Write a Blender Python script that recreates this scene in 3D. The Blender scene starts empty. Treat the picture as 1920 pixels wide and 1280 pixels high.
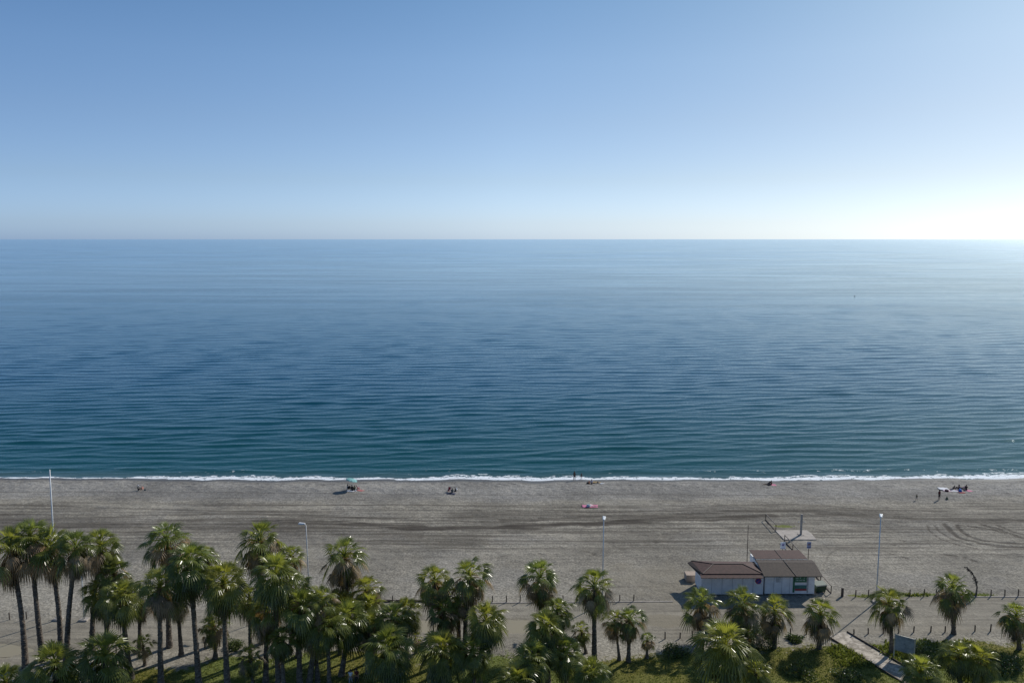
import bpy, bmesh, math, random
import numpy as np
from mathutils import Vector, Matrix
R_ = math.radians
rng = np.random.default_rng(7)
random.seed(11)
sc = bpy.context.scene
C = sc.collection

# ------------------------------------------------------------------ camera
F_PX = 1450.0            # focal length in photo pixels (1920 wide)
H_CAM = 45.0
PITCH = math.atan(192.0 / F_PX)
cd = bpy.data.cameras.new('camera'); cam = bpy.data.objects.new('camera', cd); C.objects.link(cam)
cd.sensor_width = 36.0; cd.lens = 36.0 * F_PX / 1920.0
cd.clip_start = 0.5; cd.clip_end = 200000
cam.location = (0, 0, H_CAM); cam.rotation_euler = (math.pi / 2 - PITCH, 0, 0)
sc.camera = cam

# ------------------------------------------------------------------ sky, sun, exposure
SUN_EL, SUN_AZ = R_(35), R_(46)          # azimuth clockwise from +Y (towards +X)
w = bpy.data.worlds.new('World'); sc.world = w; w.use_nodes = True
wn = w.node_tree.nodes; wl = w.node_tree.links
bg = wn['Background']
sky = wn.new('ShaderNodeTexSky'); sky.sky_type = 'NISHITA'; sky.sun_disc = False
sky.sun_elevation = SUN_EL; sky.sun_rotation = SUN_AZ
sky.altitude = 50; sky.air_density = 0.7; sky.dust_density = 0.8; sky.ozone_density = 1.0
# colour balance of the air: bluer towards the horizon and away from the sun
_tc = wn.new('ShaderNodeTexCoord'); _sep = wn.new('ShaderNodeSeparateXYZ'); wl.new(_tc.outputs['Generated'], _sep.inputs[0])
def _ramp(sock, stops):
    r = wn.new('ShaderNodeValToRGB'); e = r.color_ramp.elements
    while len(e) < len(stops): e.new(.5)
    for i, (p, c) in enumerate(stops): e[i].position = p; e[i].color = (c[0] / 2.5, c[1] / 2.5, c[2] / 2.5, 1)
    wl.new(sock, r.inputs[0]); return r.outputs[0]
_el = _ramp(_sep.outputs[2], [(0.0, (.98, 1.31, 1.98)), (.019, (.96, 1.18, 1.63)), (.072, (.96, 1.08, 1.26)), (.143, (.97, 1.10, 1.21)), (.211, (.96, 1.15, 1.25)), (.30, (.82, 1.10, 1.22))])
_dot = wn.new('ShaderNodeVectorMath'); _dot.operation = 'DOT_PRODUCT'; wl.new(_tc.outputs['Generated'], _dot.inputs[0]); _dot.inputs[1].default_value = (math.sin(SUN_AZ), math.cos(SUN_AZ), 0)
_az = _ramp(_dot.outputs['Value'], [(.1, (1.0, 1.05, 1.14)), (.69, (1, 1, 1)), (.976, (.82, .81, .78))])
def _mul(a, b):
    m = wn.new('ShaderNodeVectorMath'); m.operation = 'MULTIPLY'; wl.new(a, m.inputs[0])
    if isinstance(b, tuple): m.inputs[1].default_value = b
    else: wl.new(b, m.inputs[1])
    return m.outputs[0]
wl.new(_mul(_mul(_mul(sky.outputs[0], _el), _az), (6.5, 6.5, 6.5)), bg.inputs[0]); bg.inputs[1].default_value = 0.085
sl = bpy.data.lights.new('sun', 'SUN'); sun = bpy.data.objects.new('sun', sl); C.objects.link(sun)
sl.energy = 3.8; sl.angle = R_(0.53); sl.color = (1.0, 0.95, 0.87)
S = Vector((math.sin(SUN_AZ) * math.cos(SUN_EL), math.cos(SUN_AZ) * math.cos(SUN_EL), math.sin(SUN_EL)))
sun.rotation_euler = S.to_track_quat('Z', 'Y').to_euler(); sun.location = (60, 60, 90)
sc.view_settings.view_transform = 'Standard'; sc.view_settings.look = 'None'
sc.view_settings.exposure = 0.0; sc.view_settings.gamma = 1.0
sc.render.engine = 'CYCLES'

# ------------------------------------------------------------------ photo pixel -> world
sp, cp = math.sin(PITCH), math.cos(PITCH)
def ray(x, y):
    a, b = (x - 960.0) / F_PX, (640.0 - y) / F_PX
    return (a, cp + b * sp, -sp + b * cp)
def on_z(x, y, z=0.0):
    d = ray(x, y); t = (z - H_CAM) / d[2]
    return (d[0] * t, d[1] * t, z)
def at_y(x, y, Y):
    d = ray(x, y); t = Y / d[1]
    return (d[0] * t, Y, H_CAM + d[2] * t)

# ------------------------------------------------------------------ numpy noise
def _hash(ix, iy, seed):
    n = (ix.astype(np.int64) * 374761393 + iy.astype(np.int64) * 668265263 + seed * 1442695041) & 0xffffffff
    n = ((n ^ (n >> 13)) * 1274126177) & 0xffffffff
    n = (n ^ (n >> 16)) & 0xffffffff
    return n / 4294967295.0
def vn(x, y, seed=0):
    x = np.asarray(x, float); y = np.asarray(y, float) + np.zeros_like(x)
    x0 = np.floor(x); y0 = np.floor(y); fx = x - x0; fy = y - y0
    fx = fx * fx * (3 - 2 * fx); fy = fy * fy * (3 - 2 * fy)
    a = _hash(x0, y0, seed); b = _hash(x0 + 1, y0, seed); c = _hash(x0, y0 + 1, seed); d = _hash(x0 + 1, y0 + 1, seed)
    return (a * (1 - fx) + b * fx) * (1 - fy) + (c * (1 - fx) + d * fx) * fy
def fbm(x, y, o=4, seed=0):
    v = 0; a = .5; s = 0
    for i in range(o):
        v = v + a * vn(x * 2 ** i, y * 2 ** i, seed + i * 17); s += a; a *= .5
    return v / s
def sst(a, b, x):
    t = np.clip((x - a) / (b - a), 0, 1); return t * t * (3 - 2 * t)

# ------------------------------------------------------------------ terrain functions
SEA_Z = -1.2
_sx = np.array([-700, 0, 130, 230, 320, 500, 700, 900, 1000, 1100, 1300, 1450, 1600, 1800, 1920, 2700.])
_sy = np.array([893, 894, 896, 896.5, 898, 899, 899, 900, 900.5, 898.5, 898, 899.5, 898, 897.5, 896, 896.])
_spt = np.array([on_z(a, b, SEA_Z) for a, b in zip(_sx, _sy)])
def shore(X):
    X = np.asarray(X, float)
    return np.interp(X, _spt[:, 0], _spt[:, 1]) + (vn(X / 5., X * 0, 5) - .5) * .9 + (vn(X / 1.7, X * 0, 6) - .5) * .3
_fx = [(-900, 1186), (0, 1164), (120, 1158), (450, 1139), (716, 1129.5), (950, 1129), (1180, 1127.5), (1400, 1124), (1600, 1118), (1750, 1117), (1920, 1117), (2600, 1118)]
_fp = np.array([on_z(a, b) for a, b in _fx])
def yfar(X): return np.interp(X, _fp[:, 0], _fp[:, 1])
_nx = [(-900, 1330), (-300, 1288), (0, 1258), (120, 1232), (384, 1214), (640, 1200), (850, 1198), (1100, 1195), (1250, 1197), (1480, 1189), (1600, 1189), (1772, 1186), (1920, 1184), (2600, 1184)]
_np_ = np.array([on_z(a, b) for a, b in _nx])
def ynear(X): return np.interp(X, _np_[:, 0], _np_[:, 1])
PATH = [on_z(1546, 1190), on_z(1590, 1187), on_z(1703, 1260), on_z(1800, 1325), on_z(1740, 1325), on_z(1690, 1276)]
def path_mid(t):
    pass
def base_h(X, Y):
    X = np.asarray(X, float); Y = np.asarray(Y, float)
    u = shore(X) - Y
    z = np.where(u < 0, SEA_Z + u * .12, SEA_Z + .9 * sst(-2, 9, u) - .9 * sst(-2, 9, 0) + np.clip(u - 3, 0, 30) / 30 * (1.2 - .9 + .9 * float(sst(-2, 9, 0.))))
    return z
def gz(X, Y):
    return float(base_h(np.array([X]), np.array([Y]))[0])
def G(x, y):
    z = 0.0
    for _ in range(12):
        p = on_z(x, y, z); z = gz(p[0], p[1])
    return (p[0], p[1], z)

# ------------------------------------------------------------------ materials
class NT:
    def __init__(s, name):
        s.m = bpy.data.materials.new(name); s.m.use_nodes = True
        s.t = s.m.node_tree; s.n = s.t.nodes; s.l = s.t.links
        s.b = s.n['Principled BSDF']; s.out = s.n['Material Output']
    def put(s, sock, v):
        if hasattr(v, 'default_value') or hasattr(v, 'is_linked'): s.l.new(v, sock)
        else:
            if isinstance(v, (tuple, list)) and len(v) == 3 and len(sock.default_value) == 4: v = (*v, 1)
            sock.default_value = v
    def attr(s, name):
        a = s.n.new('ShaderNodeAttribute'); a.attribute_name = name; return a.outputs['Fac']
    def pos(s, scale=(1, 1, 1), obj=False, rot=(0, 0, 0)):
        g = s.n.new('ShaderNodeTexCoord').outputs['Object'] if obj else s.n.new('ShaderNodeNewGeometry').outputs['Position']
        mp = s.n.new('ShaderNodeMapping'); mp.inputs['Scale'].default_value = scale; mp.inputs['Rotation'].default_value = rot
        s.l.new(g, mp.inputs[0]); return mp.outputs[0]
    def noise(s, vec, scale, detail=3, rough=.5, dist=0):
        t = s.n.new('ShaderNodeTexNoise'); t.inputs['Scale'].default_value = scale; t.inputs['Detail'].default_value = detail
        t.inputs['Roughness'].default_value = rough; t.inputs['Distortion'].default_value = dist
        s.l.new(vec, t.inputs['Vector']); return t.outputs['Fac']
    def vor(s, vec, scale):
        t = s.n.new('ShaderNodeTexVoronoi'); t.inputs['Scale'].default_value = scale; s.l.new(vec, t.inputs['Vector']); return t.outputs['Distance']
    def math(s, op, a, b=0.0, clamp=False):
        t = s.n.new('ShaderNodeMath'); t.operation = op; t.use_clamp = clamp
        s.put(t.inputs[0], a); s.put(t.inputs[1], b); return t.outputs[0]
    def rng(s, v, a, b, c=0., d=1.):
        t = s.n.new('ShaderNodeMapRange'); t.interpolation_type = 'SMOOTHSTEP'
        for i, q in enumerate((v, a, b, c, d)): s.put(t.inputs[i], q)
        return t.outputs[0]
    def mix(s, f, a, b, mode='MIX'):
        t = s.n.new('ShaderNodeMix'); t.data_type = 'RGBA'; t.blend_type = mode
        s.put(t.inputs[0], f); s.put(t.inputs[6], a); s.put(t.inputs[7], b); return t.outputs[2]
    def bump(s, h, dist, strength=1., normal=None):
        t = s.n.new('ShaderNodeBump'); t.inputs['Distance'].default_value = dist; t.inputs['Strength'].default_value = strength
        s.l.new(h, t.inputs['Height'])
        if normal is not None: s.l.new(normal, t.inputs['Normal'])
        return t.outputs[0]
    def set(s, **k):
        for a, v in k.items():
            s.put(s.b.inputs[a.replace('_', ' ')], v)
        return s.m
_mc = {}
def simple(name, col, rough=.7, var=.25, scale=3., metal=0., bump=0.):
    if name in _mc: return _mc[name]
    t = NT(name); p = t.pos(obj=True)
    n = t.noise(p, scale, 4, .6)
    c = t.mix(t.rng(n, .3, .7), tuple(v * (1 - var) for v in col), tuple(min(1, v * (1 + var)) for v in col))
    t.set(Base_Color=c, Roughness=rough, Metallic=metal)
    if bump: t.put(t.b.inputs['Normal'], t.bump(n, bump))
    _mc[name] = t.m
    return t.m

# ground ----------------------------------------------------------
def ground_mat():
    t = NT('ground_surface')
    P = t.pos()
    big = t.noise(P, .07, 4, .55)
    mid = t.noise(P, .9, 6, .65)
    peb = t.noise(P, 3.2, 3, .7)
    fine = t.noise(P, 9., 2, .6)
    strk = t.noise(t.pos((.035, 1.1, 1)), 1.0, 6, .62, .3)
    strk2 = t.noise(t.pos((.05, 3.0, 1)), 1.0, 4, .6, .2)
    sand = t.mix(t.attr('pebble'), (.258, .235, .192), (.222, .211, .192))
    v = t.rng(big, .35, .65, .80, 1.18)
    v = t.math('MULTIPLY', v, t.rng(mid, .3, .7, .84, 1.14))
    v = t.math('MULTIPLY', v, t.rng(peb, .32, .72, .66, 1.42))
    v = t.math('MULTIPLY', v, t.rng(fine, .3, .7, .82, 1.18))
    col = t.mix(1.0, sand, v, 'MULTIPLY')
    # along shore furrows
    sm = t.math('MULTIPLY', t.attr('streak'), t.rng(strk, .42, .62))
    col = t.mix(t.math('MULTIPLY', sm, .78), col, (.085, .073, .058))
    sm2 = t.math('MULTIPLY', t.attr('streak'), t.rng(strk2, .52, .68))
    col = t.mix(t.math('MULTIPLY', sm2, .6), col, (.27, .245, .20))
    sc1 = t.noise(t.pos((.7, 1.3, 1)), 1.5, 4, .62, .5)
    smask = t.rng(t.noise(P, .12, 3, .6), .48, .62)
    col = t.mix(t.math('MULTIPLY', t.math('MULTIPLY', t.rng(sc1, .60, .70), smask), .55), col, (.09, .077, .06))
    lp = t.rng(t.noise(t.pos((.05, .09, 1)), 1., 5, .65, .6), .54, .66)
    col = t.mix(t.math('MULTIPLY', lp, .28), col, (.30, .275, .225))
    dm = t.math('MULTIPLY', t.attr('damp'), t.rng(mid, .2, .5, .7, 1.), True)
    col = t.mix(dm, col, (.055, .045, .035))
    # compacted track
    tv = t.math('MULTIPLY', t.rng(strk, .35, .65, .72, 1.18), t.rng(mid, .3, .7, .88, 1.12))
    trk = t.mix(1.0, (.240, .214, .168), tv, 'MULTIPLY')
    col = t.mix(t.math('MULTIPLY', t.attr('track'), t.rng(big, .3, .6, .95, .6)), col, trk)
    # dried mud
    col = t.mix(t.math('MULTIPLY', t.attr('mud'), .8), col, (.235, .205, .15))
    # vegetation
    gn = t.noise(P, 1.3, 6, .7)
    gsum = t.math('ADD', t.attr('green'), t.math('MULTIPLY', t.math('SUBTRACT', gn, .5), 1.3))
    gm = t.rng(gsum, .42, .62)
    gcol = t.mix(t.rng(fine, .3, .7), (.070, .095, .022), (.190, .215, .055))
    gcol = t.mix(t.rng(big, .4, .6), gcol, t.mix(1.0, gcol, (1.1, .85, .7), 'MULTIPLY'))
    col = t.mix(gm, col, gcol)
    col = t.mix(t.attr('wet'), col, (.06, .053, .045))
    rough = t.rng(t.attr('wet'), 0., 1., .95, .38)
    bh = t.math('ADD', t.math('MULTIPLY', mid, .35), t.math('ADD', t.math('MULTIPLY', peb, .5), t.math('MULTIPLY', fine, .2)))
    t.set(Base_Color=col, Roughness=rough)
    t.b.inputs['Specular IOR Level'].default_value = .25
    t.put(t.b.inputs['Normal'], t.bump(bh, .13, .8))
    return t.m
M_ground = ground_mat()

def sea_mat():
    t = NT('sea_water')
    d = t.attr('offshore')
    patch = t.noise(t.pos((.006, .02, 1)), 1., 4, .55)
    dd = t.math('ADD', d, t.math('MULTIPLY', t.math('SUBTRACT', patch, .5), 30.))
    col = t.mix(t.rng(dd, -5., 130.), (.003, .056, .060), (.002, .055, .098))
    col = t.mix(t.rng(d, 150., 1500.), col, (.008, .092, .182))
    wind = t.noise(t.pos((.0012, .0065, 1)), 1., 6, .62, .4)
    wind = t.rng(wind, .35, .65)
    col = t.mix(1.0, col, t.mix(wind, (.92, .95, .96), (1.05, 1.04, 1.03)), 'MULTIPLY')
    shallow = t.rng(d, 0., 7., 1., 0.)
    col = t.mix(t.math('MULTIPLY', shallow, .7), col, (.075, .115, .105))
    # foam
    fn = t.noise(t.pos((.55, 1.0, 1)), 1.6, 5, .72, .6)
    fsum = t.math('ADD', t.attr('foam'), t.math('MULTIPLY', t.math('SUBTRACT', fn, .5), 2.3))
    fm = t.rng(fsum, .46, .62)
    col = t.mix(fm, col, (.80, .82, .84))
    rough = t.math('MAXIMUM', t.rng(fm, 0, 1, .06, .8), t.rng(t.math('POWER', t.math('MAXIMUM', d, 1.), .3), 4.5, 10.5, .07, .15))
    rough = t.math('MULTIPLY', rough, t.rng(wind, 0, 1, .85, 1.13))
    P1 = t.pos((.17, 1.0, 1), rot=(0, 0, .06)); P2 = t.pos((.30, 1.2, 1), rot=(0, 0, -.2))
    n1 = t.noise(P1, .62, 4, .55, .2); n2 = t.noise(P2, 1.9, 3, .6)
    n3 = t.noise(t.pos((.3, 1.0, 1), rot=(0, 0, -.12)), .16, 3, .5)
    h = t.math('ADD', t.math('MULTIPLY', n1, .42), t.math('MULTIPLY', n2, .13))
    h = t.math('ADD', h, t.math('MULTIPLY', n3, .05))
    h = t.math('ADD', h, t.math('MULTIPLY', fm, .12))
    nrm = t.bump(h, .32, 1.0)
    df = t.n.new('ShaderNodeBsdfDiffuse'); t.put(df.inputs['Color'], col); t.put(df.inputs['Normal'], nrm)
    gl = t.n.new('ShaderNodeBsdfGlossy'); rp_ = t.noise(t.pos((.0045, .030, 1)), 1., 6, .74, .2); farw = t.rng(d, 150., 600.)
    rf = t.rng(rp_, .36, .64, .80, 1.0); rf = t.math('ADD', t.math('MULTIPLY', t.math('SUBTRACT', rf, .93), farw), .97)
    t.put(gl.inputs['Color'], t.mix(1.0, (.84, .93, .98), rf, 'MULTIPLY')); t.put(gl.inputs['Roughness'], rough); t.put(gl.inputs['Normal'], nrm)
    fr = t.n.new('ShaderNodeFresnel'); fr.inputs['IOR'].default_value = 1.20; t.put(fr.inputs['Normal'], nrm)
    mx = t.n.new('ShaderNodeMixShader'); t.l.new(fr.outputs[0], mx.inputs[0]); t.l.new(df.outputs[0], mx.inputs[1]); t.l.new(gl.outputs[0], mx.inputs[2])
    t.l.new(mx.outputs[0], t.out.inputs[0])
    return t.m
M_sea = sea_mat()

def leaf_mat(name, c0, c1, trans, rough=.36):
    t = NT(name)
    tint = t.attr('tint')
    n = t.noise(t.pos(obj=True), 5., 2, .5)
    oi = t.n.new('ShaderNodeObjectInfo').outputs['Random']
    f = t.math('ADD', tint, t.math('MULTIPLY', t.math('SUBTRACT', n, .5), .5), True)
    col = t.mix(f, c0, c1)
    col = t.mix(1.0, col, t.mix(oi, (.86, .92, .95), (1.16, 1.06, .9)), 'MULTIPLY')
    t.set(Base_Color=col, Roughness=rough)
    tr = t.n.new('ShaderNodeBsdfTranslucent')
    t.l.new(t.mix(1.0, col, (1.5, 1.5, .9), 'MULTIPLY'), tr.inputs[0])
    mx = t.n.new('ShaderNodeMixShader'); mx.inputs[0].default_value = trans
    t.l.new(t.b.outputs[0], mx.inputs[1]); t.l.new(tr.outputs[0], mx.inputs[2]); t.l.new(mx.outputs[0], t.out.inputs[0])
    return t.m
M_frond = leaf_mat('palm_frond', (.020, .042, .011), (.270, .290, .070), .42, .28)
M_dead = leaf_mat('dead_frond', (.045, .029, .017), (.34, .245, .145), .2, .5)
M_shrub = leaf_mat('shrub_leaf', (.030, .055, .016), (.14, .18, .050), .25, .45)
M_grass = leaf_mat('grass_blade', (.07, .10, .022), (.20, .225, .06), .35, .5)
def trunk_mat():
    t = NT('palm_bark')
    P = t.pos((1, 1, 1), obj=True)
    n = t.noise(P, 3.5, 5, .7); s = t.noise(t.pos((1, 1, 6), obj=True), 1.6, 3, .6)
    c = t.mix(t.rng(n, .3, .7), (.055, .043, .033), (.21, .175, .14))
    c = t.mix(t.math('MULTIPLY', t.rng(s, .45, .65), .6), c, (.05, .04, .03))
    t.set(Base_Color=c, Roughness=.9)
    t.put(t.b.inputs['Normal'], t.bump(t.math('ADD', n, s), .06))
    return t.m
M_bark = trunk_mat()
M_wood = simple('weathered_timber', (.085, .065, .05), .85, .35, 6.)
M_white_metal = simple('white_painted_metal', (.55, .57, .58), .4, .06, 2.)
M_conc = simple('pale_concrete', (.36, .32, .28), .85, .16, 1.2, bump=.01)
M_wall = simple('white_panel', (.74, .75, .76), .6, .09, 1.0)
M_darkmetal = simple('dark_rail', (.045, .035, .028), .5, .2, 3.)
M_skin = simple('skin', (.30, .17, .11), .6, .08, 9.)
M_hair = simple('hair', (.018, .013, .010), .6, .1, 9.)
def cloth(name, col): return simple('cloth_' + name, col, .85, .12, 7.)

# ------------------------------------------------------------------ object helpers
def tag(o, label=None, cat=None, group=None, kind=None):
    if label: o['label'] = label
    if cat: o['category'] = cat
    if group: o['group'] = group
    if kind: o['kind'] = kind
    return o
def empty(name, loc, label, cat, group=None, rz=0):
    o = bpy.data.objects.new(name, None); C.objects.link(o); o.location = loc; o.rotation_euler = (0, 0, rz)
    o.empty_display_size = .3
    return tag(o, label, cat, group)
class MB:
    def __init__(s): s.v = []; s.f = []; s.a = []; s.smooth = False
    def vert(s, p, a=0.): s.v.append(tuple(p)); s.a.append(a); return len(s.v) - 1
    def box(s, c, d, rz=0., rx=0.):
        m = Matrix.Rotation(rz, 3, 'Z') @ Matrix.Rotation(rx, 3, 'X'); i = len(s.v)
        for z in (-.5, .5):
            for x, y in ((-.5, -.5), (.5, -.5), (.5, .5), (-.5, .5)):
                s.vert(Vector(c) + m @ Vector((x * d[0], y * d[1], z * d[2])))
        for q in ((0, 3, 2, 1), (4, 5, 6, 7), (0, 1, 5, 4), (1, 2, 6, 5), (2, 3, 7, 6), (3, 0, 4, 7)): s.f.append([i + k for k in q])
        return s
    def hexa(s, b, t):
        i = len(s.v)
        for p in list(b) + list(t): s.vert(p)
        n = len(b)
        s.f.append([i + k for k in range(n)][::-1]); s.f.append([i + n + k for k in range(n)])
        for k in range(n): s.f.append([i + k, i + (k + 1) % n, i + n + (k + 1) % n, i + n + k])
        return s
    def tube(s, pts, rad, n=8, cap=True):
        pts = [Vector(p) for p in pts]
        if not isinstance(rad, (list, tuple)): rad = [rad] * len(pts)
        rings = []
        up = None
        for k, p in enumerate(pts):
            d = (pts[min(k + 1, len(pts) - 1)] - pts[max(k - 1, 0)]).normalized()
            if up is None: up = Vector((0, 1, 0)) if abs(d.y) < .9 else Vector((1, 0, 0))
            u = d.cross(up).normalized(); v = d.cross(u).normalized(); up = u.cross(d).normalized() if u.length else up
            rr = rad[k]
            rings.append([s.vert(p + (u * math.cos(a) + v * math.sin(a)) * rr) for a in (2 * math.pi * j / n for j in range(n))])
        for a, b in zip(rings, rings[1:]):
            for j in range(n): s.f.append([a[j], a[(j + 1) % n], b[(j + 1) % n], b[j]])
        if cap: s.f.append(rings[0][::-1]); s.f.append(rings[-1])
        return s
    def ball(s, c, r, n=10, m=6):
        i0 = len(s.v); c = Vector(c)
        if not isinstance(r, (tuple, list)): r = (r, r, r)
        s.vert(c + Vector((0, 0, -r[2])))
        for a in range(1, m):
            t = -math.pi / 2 + math.pi * a / m
            for j in range(n):
                p = 2 * math.pi * j / n
                s.vert(c + Vector((r[0] * math.cos(t) * math.cos(p), r[1] * math.cos(t) * math.sin(p), r[2] * math.sin(t))))
        top = s.vert(c + Vector((0, 0, r[2])))
        for j in range(n): s.f.append([i0, i0 + 1 + (j + 1) % n, i0 + 1 + j])
        for a in range(m - 2):
            for j in range(n):
                q = i0 + 1 + a * n
                s.f.append([q + j, q + (j + 1) % n, q + n + (j + 1) % n, q + n + j])
        q = i0 + 1 + (m - 2) * n
        for j in range(n): s.f.append([q + j, q + (j + 1) % n, top])
        return s
    def mesh(s, name, mat, tint=False):
        me = bpy.data.meshes.new(name); me.from_pydata(s.v, [], s.f)
        if tint:
            a = me.attributes.new('tint', 'FLOAT', 'POINT'); a.data.foreach_set('value', np.array(s.a, dtype=np.float32))
        if s.smooth: me.polygons.foreach_set('use_smooth', [True] * len(me.polygons))
        me.materials.append(mat); me.update(); return me
    def build(s, name, mat, parent=None, tint=False, bevel=0., loc=None):
        o = bpy.data.objects.new(name, s.mesh(name, mat, tint)); C.objects.link(o)
        if parent is not None: o.parent = parent
        if loc is not None: o.location = loc
        if bevel:
            b = o.modifiers.new('bevel', 'BEVEL'); b.width = bevel; b.segments = 2; b.limit_method = 'ANGLE'
        return o

# ================================================================== SETTING
# ---- ground sheet, cut into beach / dirt track / lawn along shared edges
def seg_dist(X, Y, pl):
    D = np.full(X.shape, 1e9)
    for (ax, ay), (bx, by) in zip(pl, pl[1:]):
        dx, dy = bx - ax, by - ay; L = dx * dx + dy * dy + 1e-9
        t = np.clip(((X - ax) * dx + (Y - ay) * dy) / L, 0, 1)
        D = np.minimum(D, np.hypot(X - ax - t * dx, Y - ay - t * dy))
    return D
def smooth_pl(pl, n=3):
    for _ in range(n):
        q = [pl[0]]
        for a, b in zip(pl, pl[1:]):
            q += [(a[0] * .75 + b[0] * .25, a[1] * .75 + b[1] * .25), (a[0] * .25 + b[0] * .75, a[1] * .25 + b[1] * .75)]
        q.append(pl[-1]); pl = q
    return pl
# (pixels, half width m, strength, tread)
MARKS = [
 ([(-200, 972), (100, 978), (320, 984), (560, 990), (760, 998)], 2.6, .48, 0),
 ([(860, 965), (1100, 966), (1300, 958), (1500, 952), (1700, 966), (1960, 974)], 1.9, .44, 0),
 ([(500, 1012), (700, 1020), (900, 1016)], 1.5, .3, 0),
 ([(1290, 992), (1180, 1024), (1120, 1040)], .5, .25, 2), ([(1180, 988), (1260, 1006), (1330, 990)], .35, .35, 2),
 ([(480, 976), (600, 979), (700, 986), (850, 990), (960, 989), (1060, 983), (1180, 977), (1300, 972), (1450, 968)], .62, .95, 0),
 ([(380, 962), (560, 966), (720, 973), (860, 977), (1000, 981)], .35, .55, 0),
 ([(940, 976), (1060, 972), (1160, 971), (1280, 965), (1400, 958), (1500, 957), (1620, 968), (1760, 974), (1920, 978)], .45, .7, 0),
 ([(1020, 955), (1150, 962), (1250, 956), (1330, 948), (1450, 944), (1560, 948), (1660, 962)], .25, .5, 0),
 ([(0, 945), (200, 952), (420, 958), (640, 962)], .22, .45, 0),
 ([(0, 922), (300, 922), (640, 925), (900, 928), (1300, 926), (1480, 929)], .16, .4, 0),
 ([(700, 944), (900, 949), (1050, 950), (1120, 953)], .18, .4, 1),
 ([(1400, 974), (1500, 972), (1600, 979), (1700, 986)], .3, .5, 0),
 ([(1210, 1022), (1240, 1014), (1262, 1009)], .3, .5, 2),
 # turning circles
 ([(1738, 985), (1742, 994), (1755, 1006), (1775, 1015), (1800, 1022), (1830, 1028)], .16, .8, 1),
 ([(1752, 985), (1760, 996), (1780, 1008), (1805, 1017), (1830, 1023)], .2, .6, 0),
 ([(1772, 983), (1778, 994), (1793, 1005), (1820, 1014), (1850, 1021), (1885, 1025), (1930, 1027)], .34, .85, 0),
 ([(1796, 985), (1797, 992), (1812, 1003), (1840, 1012), (1870, 1017), (1900, 1019), (1940, 1020)], .28, .8, 0),
 ([(1796, 985), (1830, 988), (1860, 993), (1885, 999)], .28, .8, 1),
 ([(1840, 984), (1870, 991), (1895, 1001), (1925, 1011)], .36, .9, 1),
 ([(1872, 986), (1895, 995), (1925, 1003)], .34, .8, 1),
 # scuffs
 ([(1685, 1012), (1700, 1015), (1718, 1020)], .22, .8, 2), ([(1670, 1020), (1700, 1024)], .14, .5, 2),
 ([(1772, 1040), (1785, 1042), (1808, 1045)], .2, .75, 2), ([(1820, 1049), (1829, 1052)], .15, .9, 0),
 ([(1870, 1038), (1890, 1042)], .18, .6, 2), ([(1690, 1044), (1703, 1047)], .14, .7, 0), ([(1665, 1037), (1678, 1041)], .12, .7, 0),
 ([(1096, 1034), (1112, 1039)], .3, .6, 2), ([(1038, 1024), (1052, 1025)], .2, .5, 2), ([(1062, 1025), (1080, 1022)], .15, .5, 2),
 ([(742, 1035), (768, 1036)], .2, .5, 2), ([(930, 1046), (960, 1040)], .3, .4, 2), ([(1885, 924), (1912, 930)], .4, .5, 2),
 ([(1275, 1062), (1281, 1075), (1292, 1090)], .25, .5, 2), ([(1120, 1100), (1230, 1099)], .12, .5, 1),
 ([(758, 1000), (768, 1005)], .12, .6, 0), ([(1640, 986), (1670, 988)], .25, .5, 2), ([(1545, 1060), (1552, 1040), (1570, 1030)], .12, .4, 1),
]
MARKS_W = []
for px, hw, st, tread in MARKS:
    pts = [G(a, b)[:2] for a, b in px]
    MARKS_W.append((smooth_pl(pts), hw * (1.7 if .42 < hw < 1 else 1.15), st, tread))
PUD = [(968, 1172, 3.2, 1.5), (790, 1172, 1.8, 1.3), (-5, 1219, 3.4, 1.35)]

def path_poly_dist(X, Y):
    "signed distance-like: distance from path centreline minus half width"
    a = np.array(on_z(1568, 1188)[:2]); b = np.array(on_z(1700, 1270)[:2]); b = a + (b - a) * 1.9
    return seg_dist(X, Y, [tuple(a), tuple(b)])

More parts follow.
